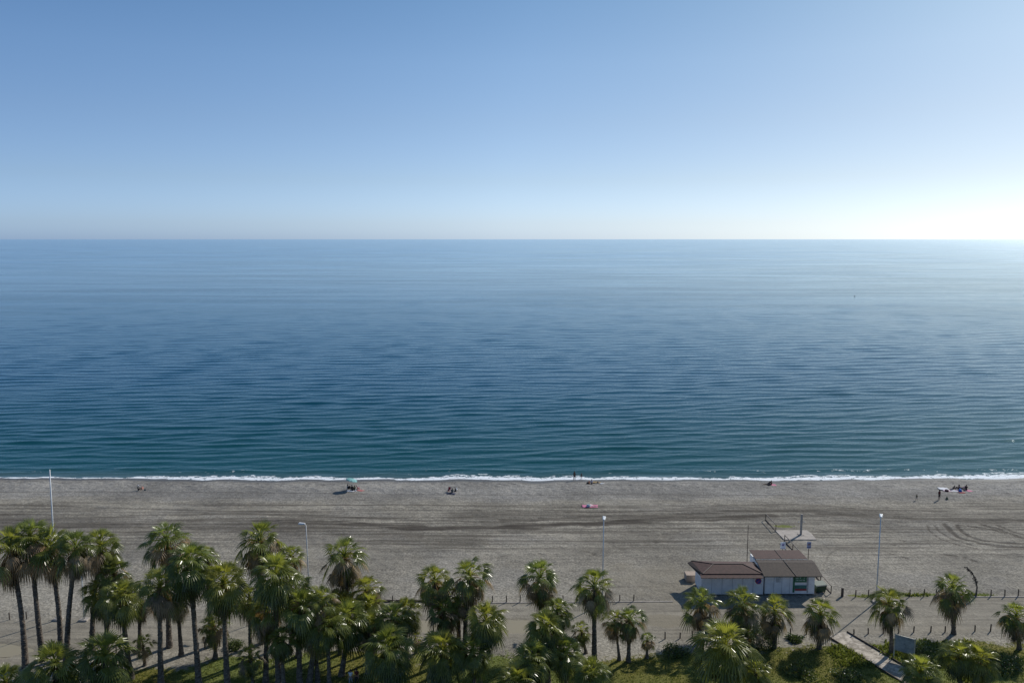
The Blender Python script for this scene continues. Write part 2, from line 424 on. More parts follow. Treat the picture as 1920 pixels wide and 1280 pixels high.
def fields(X, Y):
    sh = shore(X); u = sh - Y
    yf = yfar(X) + (fbm(X / 2., Y / 2., 3, 31) - .5) * .7
    yn = ynear(X) + (fbm(X / 2., Y / 2., 3, 37) - .5) * 1.1
    h = base_h(X, Y)
    damp = np.zeros_like(X); dh = np.zeros_like(X)
    for pl, hw, st, tread in MARKS_W:
        xs = [p[0] for p in pl]; ys = [p[1] for p in pl]
        m = (X > min(xs) - 3) & (X < max(xs) + 3) & (Y > min(ys) - 3) & (Y < max(ys) + 3)
        if not m.any(): continue
        xm, ym = X[m], Y[m]
        jx = (vn(xm / 3., ym / 1., 91) - .5) * hw * 1.2; jy = (vn(xm / 3., ym / 1., 92) - .5) * hw * 1.2
        d = seg_dist(xm + jx, ym + jy, pl)
        k = 1 - sst(hw * .45, hw * 1.5, d)
        if tread == 1: k = k * (.45 + .75 * (np.sin(xm * 9 + ym * 5) > 0))
        if tread == 2: k = k * sst(.38, .6, fbm(xm / .8, ym / .5, 3, 77))
        if hw > .3 and tread == 0: k = k * (.6 + .6 * sst(.3, .65, fbm(xm / 6., ym / .35, 3, 55)))
        damp[m] = np.maximum(damp[m], st * np.clip(k, 0, 1))
        rim = np.exp(-((d - hw * 1.5) / (hw * .5)) ** 2)
        dh[m] += (st * (-.07 * k + .05 * rim)) if hw < 1 else 0
    zone = sst(14, 20, u) * (1 - sst(30, 40, u + (fbm(X / 18., Y / 9., 2, 8) - .5) * 10))
    streak = np.clip(zone + .34 * sst(8, 14, u) * (1 - sst(40, 48, u)), 0, 1)
    pebble = (1 - sst(12, 17, u + (fbm(X / 8., Y / 3., 3, 21) - .5) * 5)) * sst(.5, 2., u)
    pebble = np.maximum(pebble, .35 * sst(.5, .65, fbm(X / 9., Y / 7., 3, 23)) * sst(yf, yf + 3, Y))
    wet = (1 - sst(.8, 2.6 + 1.4 * vn(X / 3., Y * 0, 3), u)) * .85 
    wet = np.maximum(wet, .35 * np.exp(-((u - 3.2 - vn(X / 6., X * 0, 4) * 1.2) / .3) ** 2))
    track = sst(yn - .5, yn + .5, Y) * (1 - sst(yf - .35, yf + .35, Y))
    n1 = fbm(X / 5., Y / 3.5, 4, 41)
    below = yn - Y
    green = np.where(below > 0, .35 * sst(0, 3, below) + .75 * sst(1., 5.5, below + (n1 - .5) * 7), 0)
    green *= np.where(X < -35, sst(-48, -38, X + (n1 - .5) * 6) * sst(1, 6, below), 1)
    # bare earth strips among the palms
    green *= 1 - .75 * np.exp(-((X - 8) / 14) ** 2) * (1 - sst(2.5, 7., below))
    # weeds at far kerb on the right, behind pad
    wd = np.exp(-((Y - yf - .2) / .55) ** 2) * sst(41, 44, X) * (1 - sst(60, 64, X))
    green = np.maximum(green, wd * .75)
    g = G(1470, 986); green = np.maximum(green, .85 * np.exp(-((X - g[0]) / 2.4) ** 2 - ((Y - g[1]) / .8) ** 2))
    pd = path_poly_dist(X, Y)
    green *= sst(1.0, 1.5, pd)
    mud = np.zeros_like(X)
    for (px, py, rx, ry) in PUD:
        c = on_z(px, py); q = ((X - c[0]) / (rx * 1.15)) ** 2 + ((Y - c[1]) / (ry * 1.15)) ** 2 + (fbm(X / 1.2, Y / 1.2, 2, 63) - .5) * .7
        mud = np.maximum(mud, .7 * (1 - sst(.8, 1.5, q))); dh -= .10 * (1 - sst(.5, 1.25, q))
    c = on_z(1245, 1163); q = ((X - c[0]) / 3.2) ** 2 + ((Y - c[1]) / 1.6) ** 2 + (fbm(X / 1.2, Y / 1.2, 2, 63) - .5) * .7
    mud = np.maximum(mud, 1 - sst(.7, 1.2, q))
    c = on_z(1235, 1090); q = ((X - c[0]) / 9.) ** 2 + ((Y - c[1]) / 6.) ** 2 + (fbm(X / 2.5, Y / 2., 3, 64) - .5) * 1.6
    mud = np.maximum(mud, .5 * (1 - sst(.5, 1.3, q)))
    # relief
    bm = (1 - track) * (Y > yf) * sst(1., 4., u)
    dh += bm * ((fbm(X / 3.2, Y / 2.4, 4, 51) - .5) * .20 + (fbm(X / .7, Y / .6, 2, 52) - .5) * .09)
    dh += streak * (fbm(X / 14., Y / .55, 3, 53) - .5) * .13 * (u > 3)
    dh += (1 - sst(5, 14, u)) * sst(1, 4, u) * (fbm(X / .9, Y / .8, 2, 57) - .5) * .30
    dh += track * ((fbm(X / 6., Y / .6, 2, 54) - .5) * .04)
    gm = np.where(below > 0, sst(.3, 2., below) * sst(.9, 1.8, pd), 0)
    dh += gm * (.02 + np.clip(green, 0, 1) * ((fbm(X / 1.3, Y / 1.3, 3, 58) - .3) * .35 * sst(25, 35, X) + (fbm(X / 2., Y / 2., 2, 59) - .5) * .08))
    # mound beside the kiosk pad
    return h + dh, dict(damp=damp, streak=streak, pebble=pebble, wet=wet, track=track, green=green, mud=mud), (yf, yn, u, pd)

def axis(lo, hi, step, far_lo, far_hi, n=14):
    core = np.arange(lo, hi + 1e-6, step)
    a = lo - (np.geomspace(1, 1 + (lo - far_lo), n)[1:] - 1)[::-1]; b = hi + np.geomspace(1, 1 + (far_hi - hi), n)[1:] - 1
    return np.concatenate([a, core, b])
gx = axis(-106, 106, .24, -900, 900); gy = axis(66, 148, .2, -150, 160, 10)
XX, YY = np.meshgrid(gx, gy)
ZZ, FLD, (YF, YN, UU, PD) = fields(XX, YY)
nx, ny = len(gx), len(gy)
idx = np.arange(nx * ny).reshape(ny, nx)
quads = np.stack([idx[:-1, :-1], idx[:-1, 1:], idx[1:, 1:], idx[1:, :-1]], -1).reshape(-1, 4)
def fc(a): return ((a[:-1, :-1] + a[1:, 1:]) * .5).reshape(-1)
cy_, cyf, cyn = fc(YY), fc(YF), fc(YN)
cls = np.where(cy_ > cyf, 0, np.where(cy_ > cyn, 1, 2))
def np_mesh(name, co, faces, mat, attrs=None, smooth=True):
    me = bpy.data.meshes.new(name)
    me.vertices.add(len(co)); me.vertices.foreach_set('co', co.astype(np.float32).ravel())
    k = faces.shape[1]
    me.loops.add(faces.size); me.loops.foreach_set('vertex_index', faces.astype(np.int32).ravel())
    me.polygons.add(len(faces)); me.polygons.foreach_set('loop_start', np.arange(0, faces.size, k, dtype=np.int32))
    me.polygons.foreach_set('loop_total', np.full(len(faces), k, np.int32))
    me.update(calc_edges=True)
    if smooth: me.polygons.foreach_set('use_smooth', np.ones(len(faces), bool))
    for n_, v_ in (attrs or {}).items():
        a = me.attributes.new(n_, 'FLOAT', 'POINT'); a.data.foreach_set('value', v_.astype(np.float32).ravel())
    me.materials.append(mat); me.validate(); return me
allco = np.stack([XX, YY, ZZ], -1).reshape(-1, 3)
for k, name, lab in ((0, 'beach', 'wide grey pebbly beach with tyre tracks'), (1, 'dirt_track', 'compacted dirt track between the rows of bollards'), (2, 'park_lawn', 'patchy grass ground under the palms')):
    fq = quads[cls == k]; used, inv = np.unique(fq, return_inverse=True)
    me = np_mesh(name, allco[used], inv.reshape(-1, 4), M_ground, {a: v.reshape(-1)[used] for a, v in FLD.items()})
    o = bpy.data.objects.new(name, me); C.objects.link(o); o['kind'] = 'structure'

def ground_z(X, Y):
    "height of the finished sheet"
    j = np.clip(np.searchsorted(gy, Y) - 1, 0, ny - 2); i = np.clip(np.searchsorted(gx, X) - 1, 0, nx - 2)
    fx = (X - gx[i]) / (gx[i + 1] - gx[i]); fy = (Y - gy[j]) / (gy[j + 1] - gy[j])
    return (ZZ[j, i] * (1 - fx) + ZZ[j, i + 1] * fx) * (1 - fy) + (ZZ[j + 1, i] * (1 - fx) + ZZ[j + 1, i + 1] * fx) * fy
def GG(x, y):
    p = G(x, y); return Vector((p[0], p[1], float(ground_z(p[0], p[1]))))

# ---- puddles
pm = NT('puddle_water'); pm.set(Base_Color=(.29, .25, .17), Roughness=.45); pm.b.inputs['IOR'].default_value = 1.33
for (px, py, rx, ry) in PUD:
    c = on_z(px, py); mb = MB(); n = 48
    ring = []
    zc = float(min(ground_z(c[0] + dx, c[1] + dy) for dx, dy in ((0, 0), (.3, 0), (-.3, 0), (0, .3), (0, -.3)))) + .05
    for k in range(n):
        a = 2 * math.pi * k / n; rr = 1.1 + .12 * math.sin(3 * a + px) + .08 * math.sin(5 * a + py)
        ring.append(mb.vert((c[0] + math.cos(a) * rx * rr, c[1] + math.sin(a) * ry * rr, zc)))
    mb.f.append(ring)
    o = mb.build('puddle', pm.m); tag(o, kind='structure')

# ---- sea
rows = [128.0]
while rows[-1] < 2600: rows.append(rows[-1] * 1.0029)
while rows[-1] < 90000: rows.append(rows[-1] * 1.05)
rows = np.array(rows); ncol = 760
tt = np.linspace(-1.05, 1.05, ncol)
SX = rows[:, None] * tt[None, :]; SY = np.repeat(rows[:, None], ncol, 1)
SZ = np.zeros_like(SX); offs = SY - shore(SX)
wr = np.random.default_rng(3)
dy = SY * .0032
for k in range(84):
    lam = math.exp(wr.uniform(math.log(1.7), math.log(11)))
    th = wr.normal(.05, .10) if wr.random() < .6 else wr.normal(-.24, .10)
    if lam < 3: th += wr.normal(0, .15)
    slope = .0155 * (1.05 if lam < 6 else .45)
    kk = 2 * math.pi / lam; amp = slope / kk
    wgt = np.clip((lam / dy - 3.2) / 3., 0, 1)
    ph = (SX * math.sin(th) + SY * math.cos(th)) * kk + wr.uniform(0, 6.28)
    q_ = ph + .9 * np.sin(ph * .13 + k); SZ += amp * wgt * (np.sin(q_) - .28 * np.cos(2 * q_))
gust = .80 + .30 * fbm(SX / 30., SY / 30., 3, 71)
SZ *= gust * (.35 + .65 * sst(2, 22, offs))
brk = (fbm(SX / 7., SY * 0, 3, 73) - .25)
SZ += .30 * np.clip(brk, 0, 1) * np.exp(-((offs - 5.2 - 1.5 * vn(SX / 9., SX * 0, 75)) / .9) ** 2)
SZ += SEA_Z
# foam amount from the width of the swash along the shore
_wx = np.array([0, 60, 110, 150, 240, 270, 400, 560, 640, 700, 800, 860, 1000, 1070, 1120, 1300, 1420, 1450, 1560, 1640, 1720, 1800, 1860, 1920.])
_ww = np.array([.3, .3, .8, .6, .25, 1.8, 2.8, 3.3, 1.9, 1.4, 2.0, 3.5, 3.9, 3.3, 1.9, 1.7, 2.0, 3.3, 3.1, 2.6, 2.3, 3.4, 4.5, 4.0])
_wX = np.array([on_z(a, 896, SEA_Z)[0] for a in _wx])
wid = .78 * np.interp(SX, _wX, _ww) * (.75 + .5 * vn(SX / 1.6, SX * 0, 81))
foam = sst(-.9, -.1, offs) * (1 - sst(wid * .35, wid * 1.25, offs)) * .76
foam += .55 * np.exp(-((offs - wid * 1.0) / .35) ** 2) * sst(.35, .6, vn(SX / 4., SX * 0, 82))
foam += .24 * sst(.5, .7, fbm(SX / 5., SY / 1.5, 3, 83)) * np.exp(-((offs - 5.) / 2.0) ** 2)
foam += .20 * sst(20, 75, SX) * np.exp(-((offs - 5.8) / .6) ** 2)
foam = np.where(SY > 400, 0, foam)
co = np.stack([SX, SY, SZ], -1).reshape(-1, 3)
ii = np.arange(co.shape[0]).reshape(len(rows), ncol)
fq = np.stack([ii[:-1, :-1], ii[:-1, 1:], ii[1:, 1:], ii[1:, :-1]], -1).reshape(-1, 4)
me = np_mesh('sea', co, fq, M_sea, dict(offshore=offs, foam=foam))
o = bpy.data.objects.new('sea', me); C.objects.link(o); o['kind'] = 'structure'
del co, fq, SX, SY, SZ

# ---- concrete path to the beach, pads
pth = tag(bpy.data.objects.new('path', None), kind='structure')
bpy.data.objects.remove(pth)
def slab(name, pts, top, mat, thick=.25, rough_edge=0):
    mb = MB(); mb.hexa([(p[0], p[1], top - thick) for p in pts], [(p[0], p[1], top) for p in pts]); return mb.build(name, mat)
pa = Vector(on_z(1568, 1188)); pb = Vector(on_z(1700, 1268)); pdv = (pb - pa).normalized(); pnv = Vector((-pdv.y, pdv.x, 0))
pend = pa + pdv * 34
mb = MB(); n = 24; L = []
for k in range(n + 1):
    q = pa.lerp(pend, k / n); wob = .10 * math.sin(k * 2.1) if k < 6 else .03 * math.sin(k * 1.7)
    L.append((q + pnv * (1.28 + wob), q - pnv * (1.28 - wob)))
for k in range(n):
    a, b = L[k]; c, d = L[k + 1]
    mb.hexa([(a.x, a.y, -.3), (b.x, b.y, -.3), (d.x, d.y, -.3), (c.x, c.y, -.3)][::-1], [(a.x, a.y, .06), (b.x, b.y, .06), (d.x, d.y, .06), (c.x, c.y, .06)][::-1])
pmx = NT('worn_path'); pn_ = pmx.noise(pmx.pos(), .8, 6, .7)
pmx.set(Base_Color=pmx.mix(pmx.rng(pn_, .42, .6), (.25, .215, .17), (.54, .475, .39)), Roughness=.9)
tag(mb.build('path', pmx.m), kind='structure')
for sgn, lab in ((1, 'left'), (-1, 'right')):
    mb = MB()
    for k in range(12):
        q0 = pa + pdv * (0.2 + k * 2.5) ; q1 = q0 + pdv * 2.44
        c = (q0 + q1) / 2 + pnv * sgn * 1.42
        mb.box((c.x, c.y, .08), (2.44, .09, .26), math.atan2(pdv.y, pdv.x))
    tag(mb.build('path_edging', M_wood), 'dark low timber edging along the %s side of the pale path' % lab, 'edging', 'timber edging of the path')
pad = [on_z(1453, 994), on_z(1513, 994), on_z(1522, 1001), on_z(1531, 1011.5), on_z(1470, 1011.5)]
tag(slab('shower_pad', pad[::-1], .07, M_conc), kind='structure')
# walkway of the ramp leading from kiosk to pad
# ================================================================== KIOSKS
M_roofL = simple('brown_roof_felt', (.066, .031, .025), .8, .25, 2.5, bump=.01)
M_roofR = simple('dark_brown_roof_boards', (.052, .036, .027), .8, .35, 4., bump=.01)
YL = on_z(1400, 1113.5, .2)[1]
def wx(px, Y, py=1100): return at_y(px, py, Y)[0]
def kiosk_left():
    Y0 = YL; X0, X1 = wx(1315, Y0), wx(1431, Y0)
    k = empty('beach_kiosk', ((X0 + X1) / 2, Y0, 0), 'white kiosk with low hipped brown roof, left of the pair on the beach edge', 'kiosk')
    ox, oy = (X0 + X1) / 2, Y0; W = X1 - X0; Dp = 3.3
    ze = at_y(1370, 1081, Y0 - .45)[2]           # eave height
    w_ = MB(); w_.box((0, Dp / 2, .2 + (ze - .2) / 2), (W, Dp, ze - .2)); w_.build('wall', M_wall, k)
    b = MB(); b.box((0, Dp / 2 + .15, .1), (W - .5, Dp - .5, .2)); b.build('plinth', M_darkmetal, k)
    for q in range(1, 6):
        s = MB(); s.box((-W / 2 + W * q / 6, -.012, .2 + (ze - .2) / 2), (.035, .03, ze - .35)); s.build('panel_joint', simple('joint_grey', (.36, .38, .40), .6), k)
    # awning skirt
    t = MB(); e = .5
    A0 = (-W / 2 - e * .6, -.85, ze - .02); A1 = (W / 2 - .3, -.85, ze - .02); za = ze + .16
    B0 = (-W / 2 - e * .6 + .1, -.03, za); B1 = (W / 2 - .35, -.03, za)
    t.hexa([A0, A1, B1, B0], [tuple(Vector(p) + Vector((0, 0, .05))) for p in (A0, A1, B1, B0)]); t.build('front_awning', M_roofL, k)
    # hip roof
    r = MB(); zr = za + .12
    x0, x1, y0, y1 = -W / 2 - .45, W / 2 - .15, -.12, Dp + .55
    hgt = .42
    pts = [(x0 + .55, y0, zr), (x1, y0, zr), (x1 + .05, y1 - .3, zr), (x0, y1, zr)]
    rid = [(x0 + 2.4, (y0 + y1) / 2, zr + hgt), (x1 - 2.0, (y0 + y1) / 2, zr + hgt)]
    i = [r.vert(p) for p in pts + rid]; j = [r.vert((p[0], p[1], p[2] - .09)) for p in pts]
    r.f += [[i[0], i[1], i[5], i[4]], [i[1], i[2], i[5]], [i[2], i[3], i[4], i[5]], [i[3], i[0], i[4]], j[::-1]]
    for a in range(4): r.f.append([j[a], j[(a + 1) % 4], i[(a + 1) % 4], i[a]])
    r.build('roof', M_roofL, k)
    s = MB(); s.hexa([(x0 - .55, y1 - .2, zr - .25), (x0 + .35, y0 - .15, zr - .35), (x0 + .50, y0, zr - .03), (x0 - .02, y1 - .05, zr - .03)],
                     [(x0 - .55, y1 - .2, zr - .20), (x0 + .35, y0 - .15, zr - .30), (x0 + .50, y0, zr + .02), (x0 - .02, y1 - .05, zr + .02)])
    s.build('side_awning', M_roofR, k)
    # battens on roof
    bt = MB(); bt.tube([Vector(pts[0]) + Vector((0, 0, .03)), Vector(rid[0]) + Vector((0, 0, .03)), Vector(rid[1]) + Vector((0, 0, .03)), Vector(pts[1]) + Vector((0, 0, .03))], .035, 6)
    bt.tube([Vector(pts[3]) + Vector((0, 0, .03)), Vector(rid[0]) + Vector((0, 0, .03))], .035, 6)
    bt.build('ridge_batten', M_darkmetal, k)
    # round no parking sign
    cx, _, cz = at_y(1422, 1088.5, Y0 - .06); cx -= ox
    sg = MB(); sg.box((cx, -.045, cz), (.95, .03, 1.0)); pl = sg.build('sign_board', simple('sign_white', (.7, .7, .7), .5), k)
    rd = MB(); rd.tube([(cx, -.065, cz), (cx, -.09, cz)], .40, 24); ro = rd.build('sign_rim', simple('sign_red', (.33, .03, .05), .5), pl)
    bl = MB(); bl.tube([(cx, -.088, cz), (cx, -.105, cz)], .31, 24); bl.build('sign_face', simple('sign_blue', (.03, .05, .25), .5), pl)
    br = MB(); m1 = Matrix.Rotation(R_(-45), 3, 'Y')
    br.v = []; br.box((0, 0, 0), (.64, .02, .08)); br.v = [tuple(m1 @ Vector(v) + Vector((cx, -.115, cz))) for v in br.v]; br.build('sign_bar', simple('sign_red', (.33, .03, .05), .5), pl)
    return k
kiosk_left()
def kiosk_right():
    Y0 = on_z(1480, 1112.5, .25)[1]; X0, X1 = wx(1434, Y0), wx(1527, Y0)
    ox, oy = (X0 + X1) / 2, Y0; W = X1 - X0
    k = empty('beach_kiosk', (ox, oy, 0), 'white kiosk with stepped dark brown roof and green posters, right of the pair', 'kiosk')
    ye = -.55; ze = at_y(1480, 1079.5, Y0 + ye)[2]
    zf = ze + .62; yf_ = 2.1                      # fold
    w_ = MB(); w_.box((0, 1.8, .25 + (ze - .2) / 2), (W, 3.6, ze - .2)); w_.box((-.15, 5.0, .25 + (ze - .2) / 2), (W - .3, 2.7, ze - .22)); w_.build('wall', M_wall, k)
    b = MB(); b.box((0, 3.2, .12), (W - .6, 5.6, .24)); b.build('plinth', M_darkmetal, k)
    x0, x1 = -W / 2 - .35, W / 2 + .75
    def plane(name, a, b_, c, d, mat, th=.07):
        m = MB(); P4 = [Vector(p) for p in (a, b_, c, d)]
        m.hexa([p - Vector((0, 0, th)) for p in P4], P4); return m.build(name, mat, k)
    xm = (x0 + x1) / 2 - .1
    plane('front_roof', (x0, ye, ze), (x1, ye, ze), (x1, yf_, zf), (x0, yf_, zf), M_roofR)
    plane('roof_crest', (x0, yf_ + .003, zf + .012), (x1, yf_ + .003, zf + .012), (x1, yf_ + .95, zf - .02), (x0, yf_ + .95, zf - .02), M_roofR)
    s = MB(); s.box((0, yf_ + 1.15, zf - .22), (W + .4, .06, .4)); s.build('clerestory', simple('joint_pale', (.55, .54, .5), .6), k)
    for q in range(9): s = MB(); s.box((-W / 2 + .4 + q * (W - .8) / 8, yf_ + 1.10, zf - .2), (.10, .08, .36)); s.build('clerestory_post', M_wood, k)
    plane('rear_roof', (x0 + .1, yf_ + 1.25, zf + .02), (x1 - .5, yf_ + 1.25, zf + .02), (x1 - .6, yf_ + 3.9, zf + .10), (x0 + .1, yf_ + 3.9, zf + .10), M_roofL)
    bt = MB(); bt.tube([(xm + .45, ye - .02, ze + .02), (xm, yf_, zf + .035), (xm, yf_ + .95, zf + .01)], .045, 6)
    bt.tube([(xm - .05, yf_ + 1.25, zf + .04), (xm - .1, yf_ + 3.9, zf + .12)], .04, 6); bt.build('ridge_batten', M_darkmetal, k)
    g = MB(); g.box(((x0 + x1) / 2, ye - .02, ze - .05), (x1 - x0, .05, .12)); g.build('fascia', M_darkmetal, k)
    for q in (.18, .34, .5):
        s = MB(); s.box((-W / 2 + W * q, -.012, .25 + (ze - .3) / 2), (.03, .03, ze - .4)); s.build('panel_joint', simple('joint_grey', (.36, .38, .40), .6), k)
    sh = MB(); c = at_y(1460, 1086.5, Y0 - .03); sh.box((c[0] - ox, -.03, c[2]), (.62, .03, .62)); sh.build('vent_panel', simple('vent_grey', (.5, .52, .53), .5), k)
    gm_, rm_ = simple('poster_green', (.02, .13, .07), .5, .2), simple('poster_red', (.30, .03, .04), .5, .2)
    def pan(name, xa, ya, xb, yb, mat, parent=k, off=-.05):
        a = at_y(xa, ya, Y0 + off); b_ = at_y(xb, yb, Y0 + off); m = MB()
        m.box(((a[0] + b_[0]) / 2 - ox, off, (a[2] + b_[2]) / 2), (abs(b_[0] - a[0]), .03, abs(a[2] - b_[2]))); return m.build(name, mat, parent)
    p1 = pan('poster', 1490, 1080.5, 1512.5, 1091, gm_)
    wh = simple('poster_white', (.45, .55, .48), .6)
    rr = random.Random(4)
    for row in range(2):
        for q in range(7):
            a = at_y(1493 + q * 2.5, 1083 + row * 4, Y0 - .07)
            if rr.random() < .85:
                m = MB(); m.box((a[0] - ox + rr.uniform(-.02, .02), -.072, a[2]), (rr.uniform(.04, .09), .012, rr.uniform(.12, .2)))
                if rr.random() < .6: m.box((a[0] - ox + .05, -.0735, a[2] + rr.choice((-.06, 0, .07))), (.12, .012, .035))
                m.build('letter', wh, p1)
    p2 = pan('poster', 1490.5, 1096.6, 1512, 1103, simple('poster_teal', (.025, .13, .12), .5)); pan('stripe', 1490.5, 1103.2, 1512, 1106.5, rm_, p2, -.048)
    pan('green_trim', 1487.6, 1080, 1489.4, 1110, gm_)
    pan('door_frame', 1514, 1080.5, 1515, 1111, simple('joint_grey', (.36, .38, .40), .6))
    return k
kiosk_right()
# low peach-coloured block beside left kiosk
a = on_z(1281, 1082); 
mb = MB(); mb.box((0, 0, .45), (1.5, 1.3, .9)); o = mb.build('storage_plinth', simple('peach_render', (.38, .30, .24), .85, .12, 2.), loc=(on_z(1294, 1084)[0], on_z(1294, 1090)[1] + .65, 0), bevel=.03)
tag(o, 'low peach rendered block tucked against the left side of the hipped kiosk', 'plinth')
# green dumpster
def dumpster(loc, rz, lab):
    k = empty('rubbish_bin', loc, lab, 'bin', None, rz)
    gm_ = simple('bin_green', (.008, .045, .02), .45, .2)
    b = MB(); w0, w1, d0, d1, h = .62, .75, .38, .5, 1.05
    b.hexa([(-w0, -d0, .15), (w0, -d0, .15), (w0, d0, .15), (-w0, d0, .15)], [(-w1, -d1, h), (w1, -d1, h), (w1, d1, h), (-w1, d1, h)]); b.build('body', gm_, k, bevel=.02)
    l = MB(); l.box((0, .05, h + .10), (1.56, 1.02, .06), 0, R_(9)); l.build('lid', simple('bin_lid', (.01, .045, .025), .4, .2), k, bevel=.015)
    r = MB(); r.tube([(-.8, -.52, h), (.8, -.52, h)], .03, 6); r.build('rim_bar', simple('bin_steel', (.3, .32, .32), .4), k)
    for x in (-.55, .55):
        for y in (-.3, .3): q = MB(); q.tube([(x - .03, y, .09), (x + .03, y, .09)], .09, 10); q.build('wheel', M_darkmetal, k)
    return k
g = GG(1536, 1109); dumpster(g, R_(12), 'green wheeled rubbish container beside the right kiosk wall')
g = GG(646, 1129); dumpster(g, R_(-5), 'green wheeled container half hidden behind a palm at the beach edge')

# ---- handrails (ramp)
def handrail(pxs, h, lab, nposts):
    pts = [GG(*p) for p in pxs]; k = empty('handrail', pts[0], lab, 'handrail', 'ramp handrails'); o_ = pts[0]
    A, B = pts[0] - o_, pts[-1] - o_
    up = Vector((0, 0, h))
    r = MB(); r.tube([A + up, B + up], .06, 8); r.build('rail', simple('rail_wood', (.16, .12, .09), .5, .2), k)
    for q in range(nposts):
        p = A.lerp(B, q / (nposts - 1)); m = MB(); m.tube([p - Vector((0, 0, .15)), p + up], .06, 8); m.build('post', M_darkmetal, k)
    m = MB(); m.box(tuple((A + B) / 2 + Vector((0, 0, .05))), ((B - A).length, .12, .14), math.atan2((B - A).y, (B - A).x)); m.build('kerb', M_wood, k)
handrail([(1435.6, 974), (1454.6, 995)], 1.0, 'short dark handrail on the seaward side of the shower pad', 2)
handrail([(1471, 1014), (1558, 1112)], 1.0, 'long dark handrail running from the shower pad past the kiosk', 6)
# shower column
g = GG(1501.5, 1003); k = empty('beach_shower', g, 'tall square grey shower column on the pale concrete pad', 'shower')
H = at_y(1501.5, 963.5, g.y)[2] - g.z
m = MB(); m.box((0, 0, H / 2), (.26, .26, H)); m.build('column', simple('shower_stone', (.34, .31, .27), .8, .2), k, bevel=.02)
for s_ in (-1, 1):
    m = MB(); m.tube([(s_ * .13, 0, 2.1), (s_ * .42, 0, 2.15), (s_ * .46, 0, 2.08)], .025, 6); m.ball((s_ * .46, 0, 2.05), (.07, .07, .04)); m.build('shower_head', M_white_metal, k)
m = MB(); m.box((0, 0, .09), (.8, .8, .06)); m.build('footplate', M_conc, k)
# beach signs
def beach_sign(px, base_y, top_y, bot_y, wpx, lab, col):
    g = GG(px, base_y); k = empty('beach_sign', g, lab, 'sign', 'signs by the ramp')
    zt = at_y(px, top_y, g.y)[2] - g.z; zb = at_y(px, bot_y, g.y)[2] - g.z; wm = wpx * g.y / F_PX
    m = MB(); m.tube([(0, 0, -.1), (0, 0, zt - .05)], .05, 8); m.build('post', M_wood, k)
    m = MB(); m.box((0, -.07, (zt + zb) / 2), (wm, .04, zt - zb)); b = m.build('board', simple('board_' + col, dict(white=(.62, .66, .72), blue=(.30, .34, .48))[col], .5), k)
    if col == 'white':
        r = MB(); r.tube([(0, -.092, (zt + zb) / 2 + .1), (0, -.1, (zt + zb) / 2 + .1)], wm * .24, 16); r.build('symbol', simple('symbol_violet', (.22, .2, .42), .6), b)
        r = MB(); r.box((0, -.095, zb + .12), (wm * .7, .01, .05)); r.build('text_line', simple('symbol_violet', (.22, .2, .42), .6), b)
    else:
        for dz, hh in ((.16, .12), (zt - zb - .12, .06)):
            r = MB(); r.box((0, -.095, zb + dz), (wm * .9, .01, hh)); r.build('stripe', simple('stripe_navy', (.03, .04, .12), .6), b)
        r = MB(); r.box((0, -.095, (zt + zb) / 2 + .1), (wm * .6, .012, .22)); r.build('symbol', simple('symbol_brown', (.2, .12, .14), .6), b)
beach_sign(1466.5, 1050, 1015.5, 1028, 10, 'white notice board on a post behind the stepped kiosk roof, left of the rail', 'white')
beach_sign(1515, 1050, 1015, 1027, 8, 'bluish notice board with dark stripe on a post right of the long rail', 'blue')
# thin pole behind kiosks
g = GG(1400.5, 1056); H = at_y(1403, 984, g.y)
m = MB(); m.tube([(0, 0, -.2), (H[0] - g.x, 0, H[2] - g.z)], [.06, .04], 8); o = m.build('wooden_pole', M_wood, loc=g); tag(o, 'thin bare wooden pole standing in the sand behind the two kiosks', 'pole')

# ---- lamp posts
def lamp(bx, by, tx, ty, lab, head=1, r=.085):
    g = GG(bx, by); t = at_y(tx, ty, g.y); top = Vector((t[0] - g.x, 0, t[2] - g.z))
    k = empty('street_lamp' if head else 'mast', g, lab, 'street lamp' if head else 'mast', 'lamp posts along the beach edge' if head else None)
    m = MB(); m.tube([(0, 0, -.1), top * .5, top], [r, r * .85, r * .62], 10); m.smooth = True; m.build('pole', M_white_metal, k)
    m = MB(); m.box((0, 0, .08), (1.0, .8, .22)); m.build('footing', M_conc, k, bevel=.04)
    if head:
        d = Vector((-.75 if head == 2 else (.35 if head == 3 else .12), .7 if head != 2 else .15, 0)).normalized()
        m = MB(); m.tube([top - Vector((0, 0, .05)), top + d * .18 + Vector((0, 0, .16))], .045, 8); m.build('bracket', M_white_metal, k)
        a = top + d * .1 + Vector((0, 0, .15)); s_ = Vector((-d.y, d.x, 0)); u = Vector((0, 0, 1)); e = a + d * (1.05 if head != 2 else .8) - u * .02
        m = MB(); m.hexa([a - s_ * .14 - u * .05, a + s_ * .14 - u * .05, e + s_ * .24 - u * .05, e - s_ * .24 - u * .05],
                         [a - s_ * .07 + u * .09, a + s_ * .07 + u * .09, e + s_ * .17 + u * .14, e - s_ * .17 + u * .14]); m.build('lamp_head', simple('lamp_white', (.75, .76, .75), .35), k, bevel=.03)
        c = a.lerp(e, .6) - u * .07; m = MB(); m.box(tuple(c), (.3, .2, .04), math.atan2(d.y, d.x)); m.build('lens', simple('lamp_lens', (.35, .36, .36), .2), k)
lamp(109, 1161, 93, 880, 'tall bare white mast rising above the left palms', 0, .10)
lamp(581, 1131, 573.5, 984, 'white lamp post among the left palms with its head turned left', 2)
lamp(1129.5, 1131, 1132, 977, 'white lamp post behind the middle palms, its head facing the sea', 1)
lamp(1642.5, 1128, 1651.5, 972, 'grey lamp post on the right, standing beyond the kiosks', 3)
lamp(158, 1162, 152, 1052, 'thin white post standing between the trunks of the left palms', 0, .07)

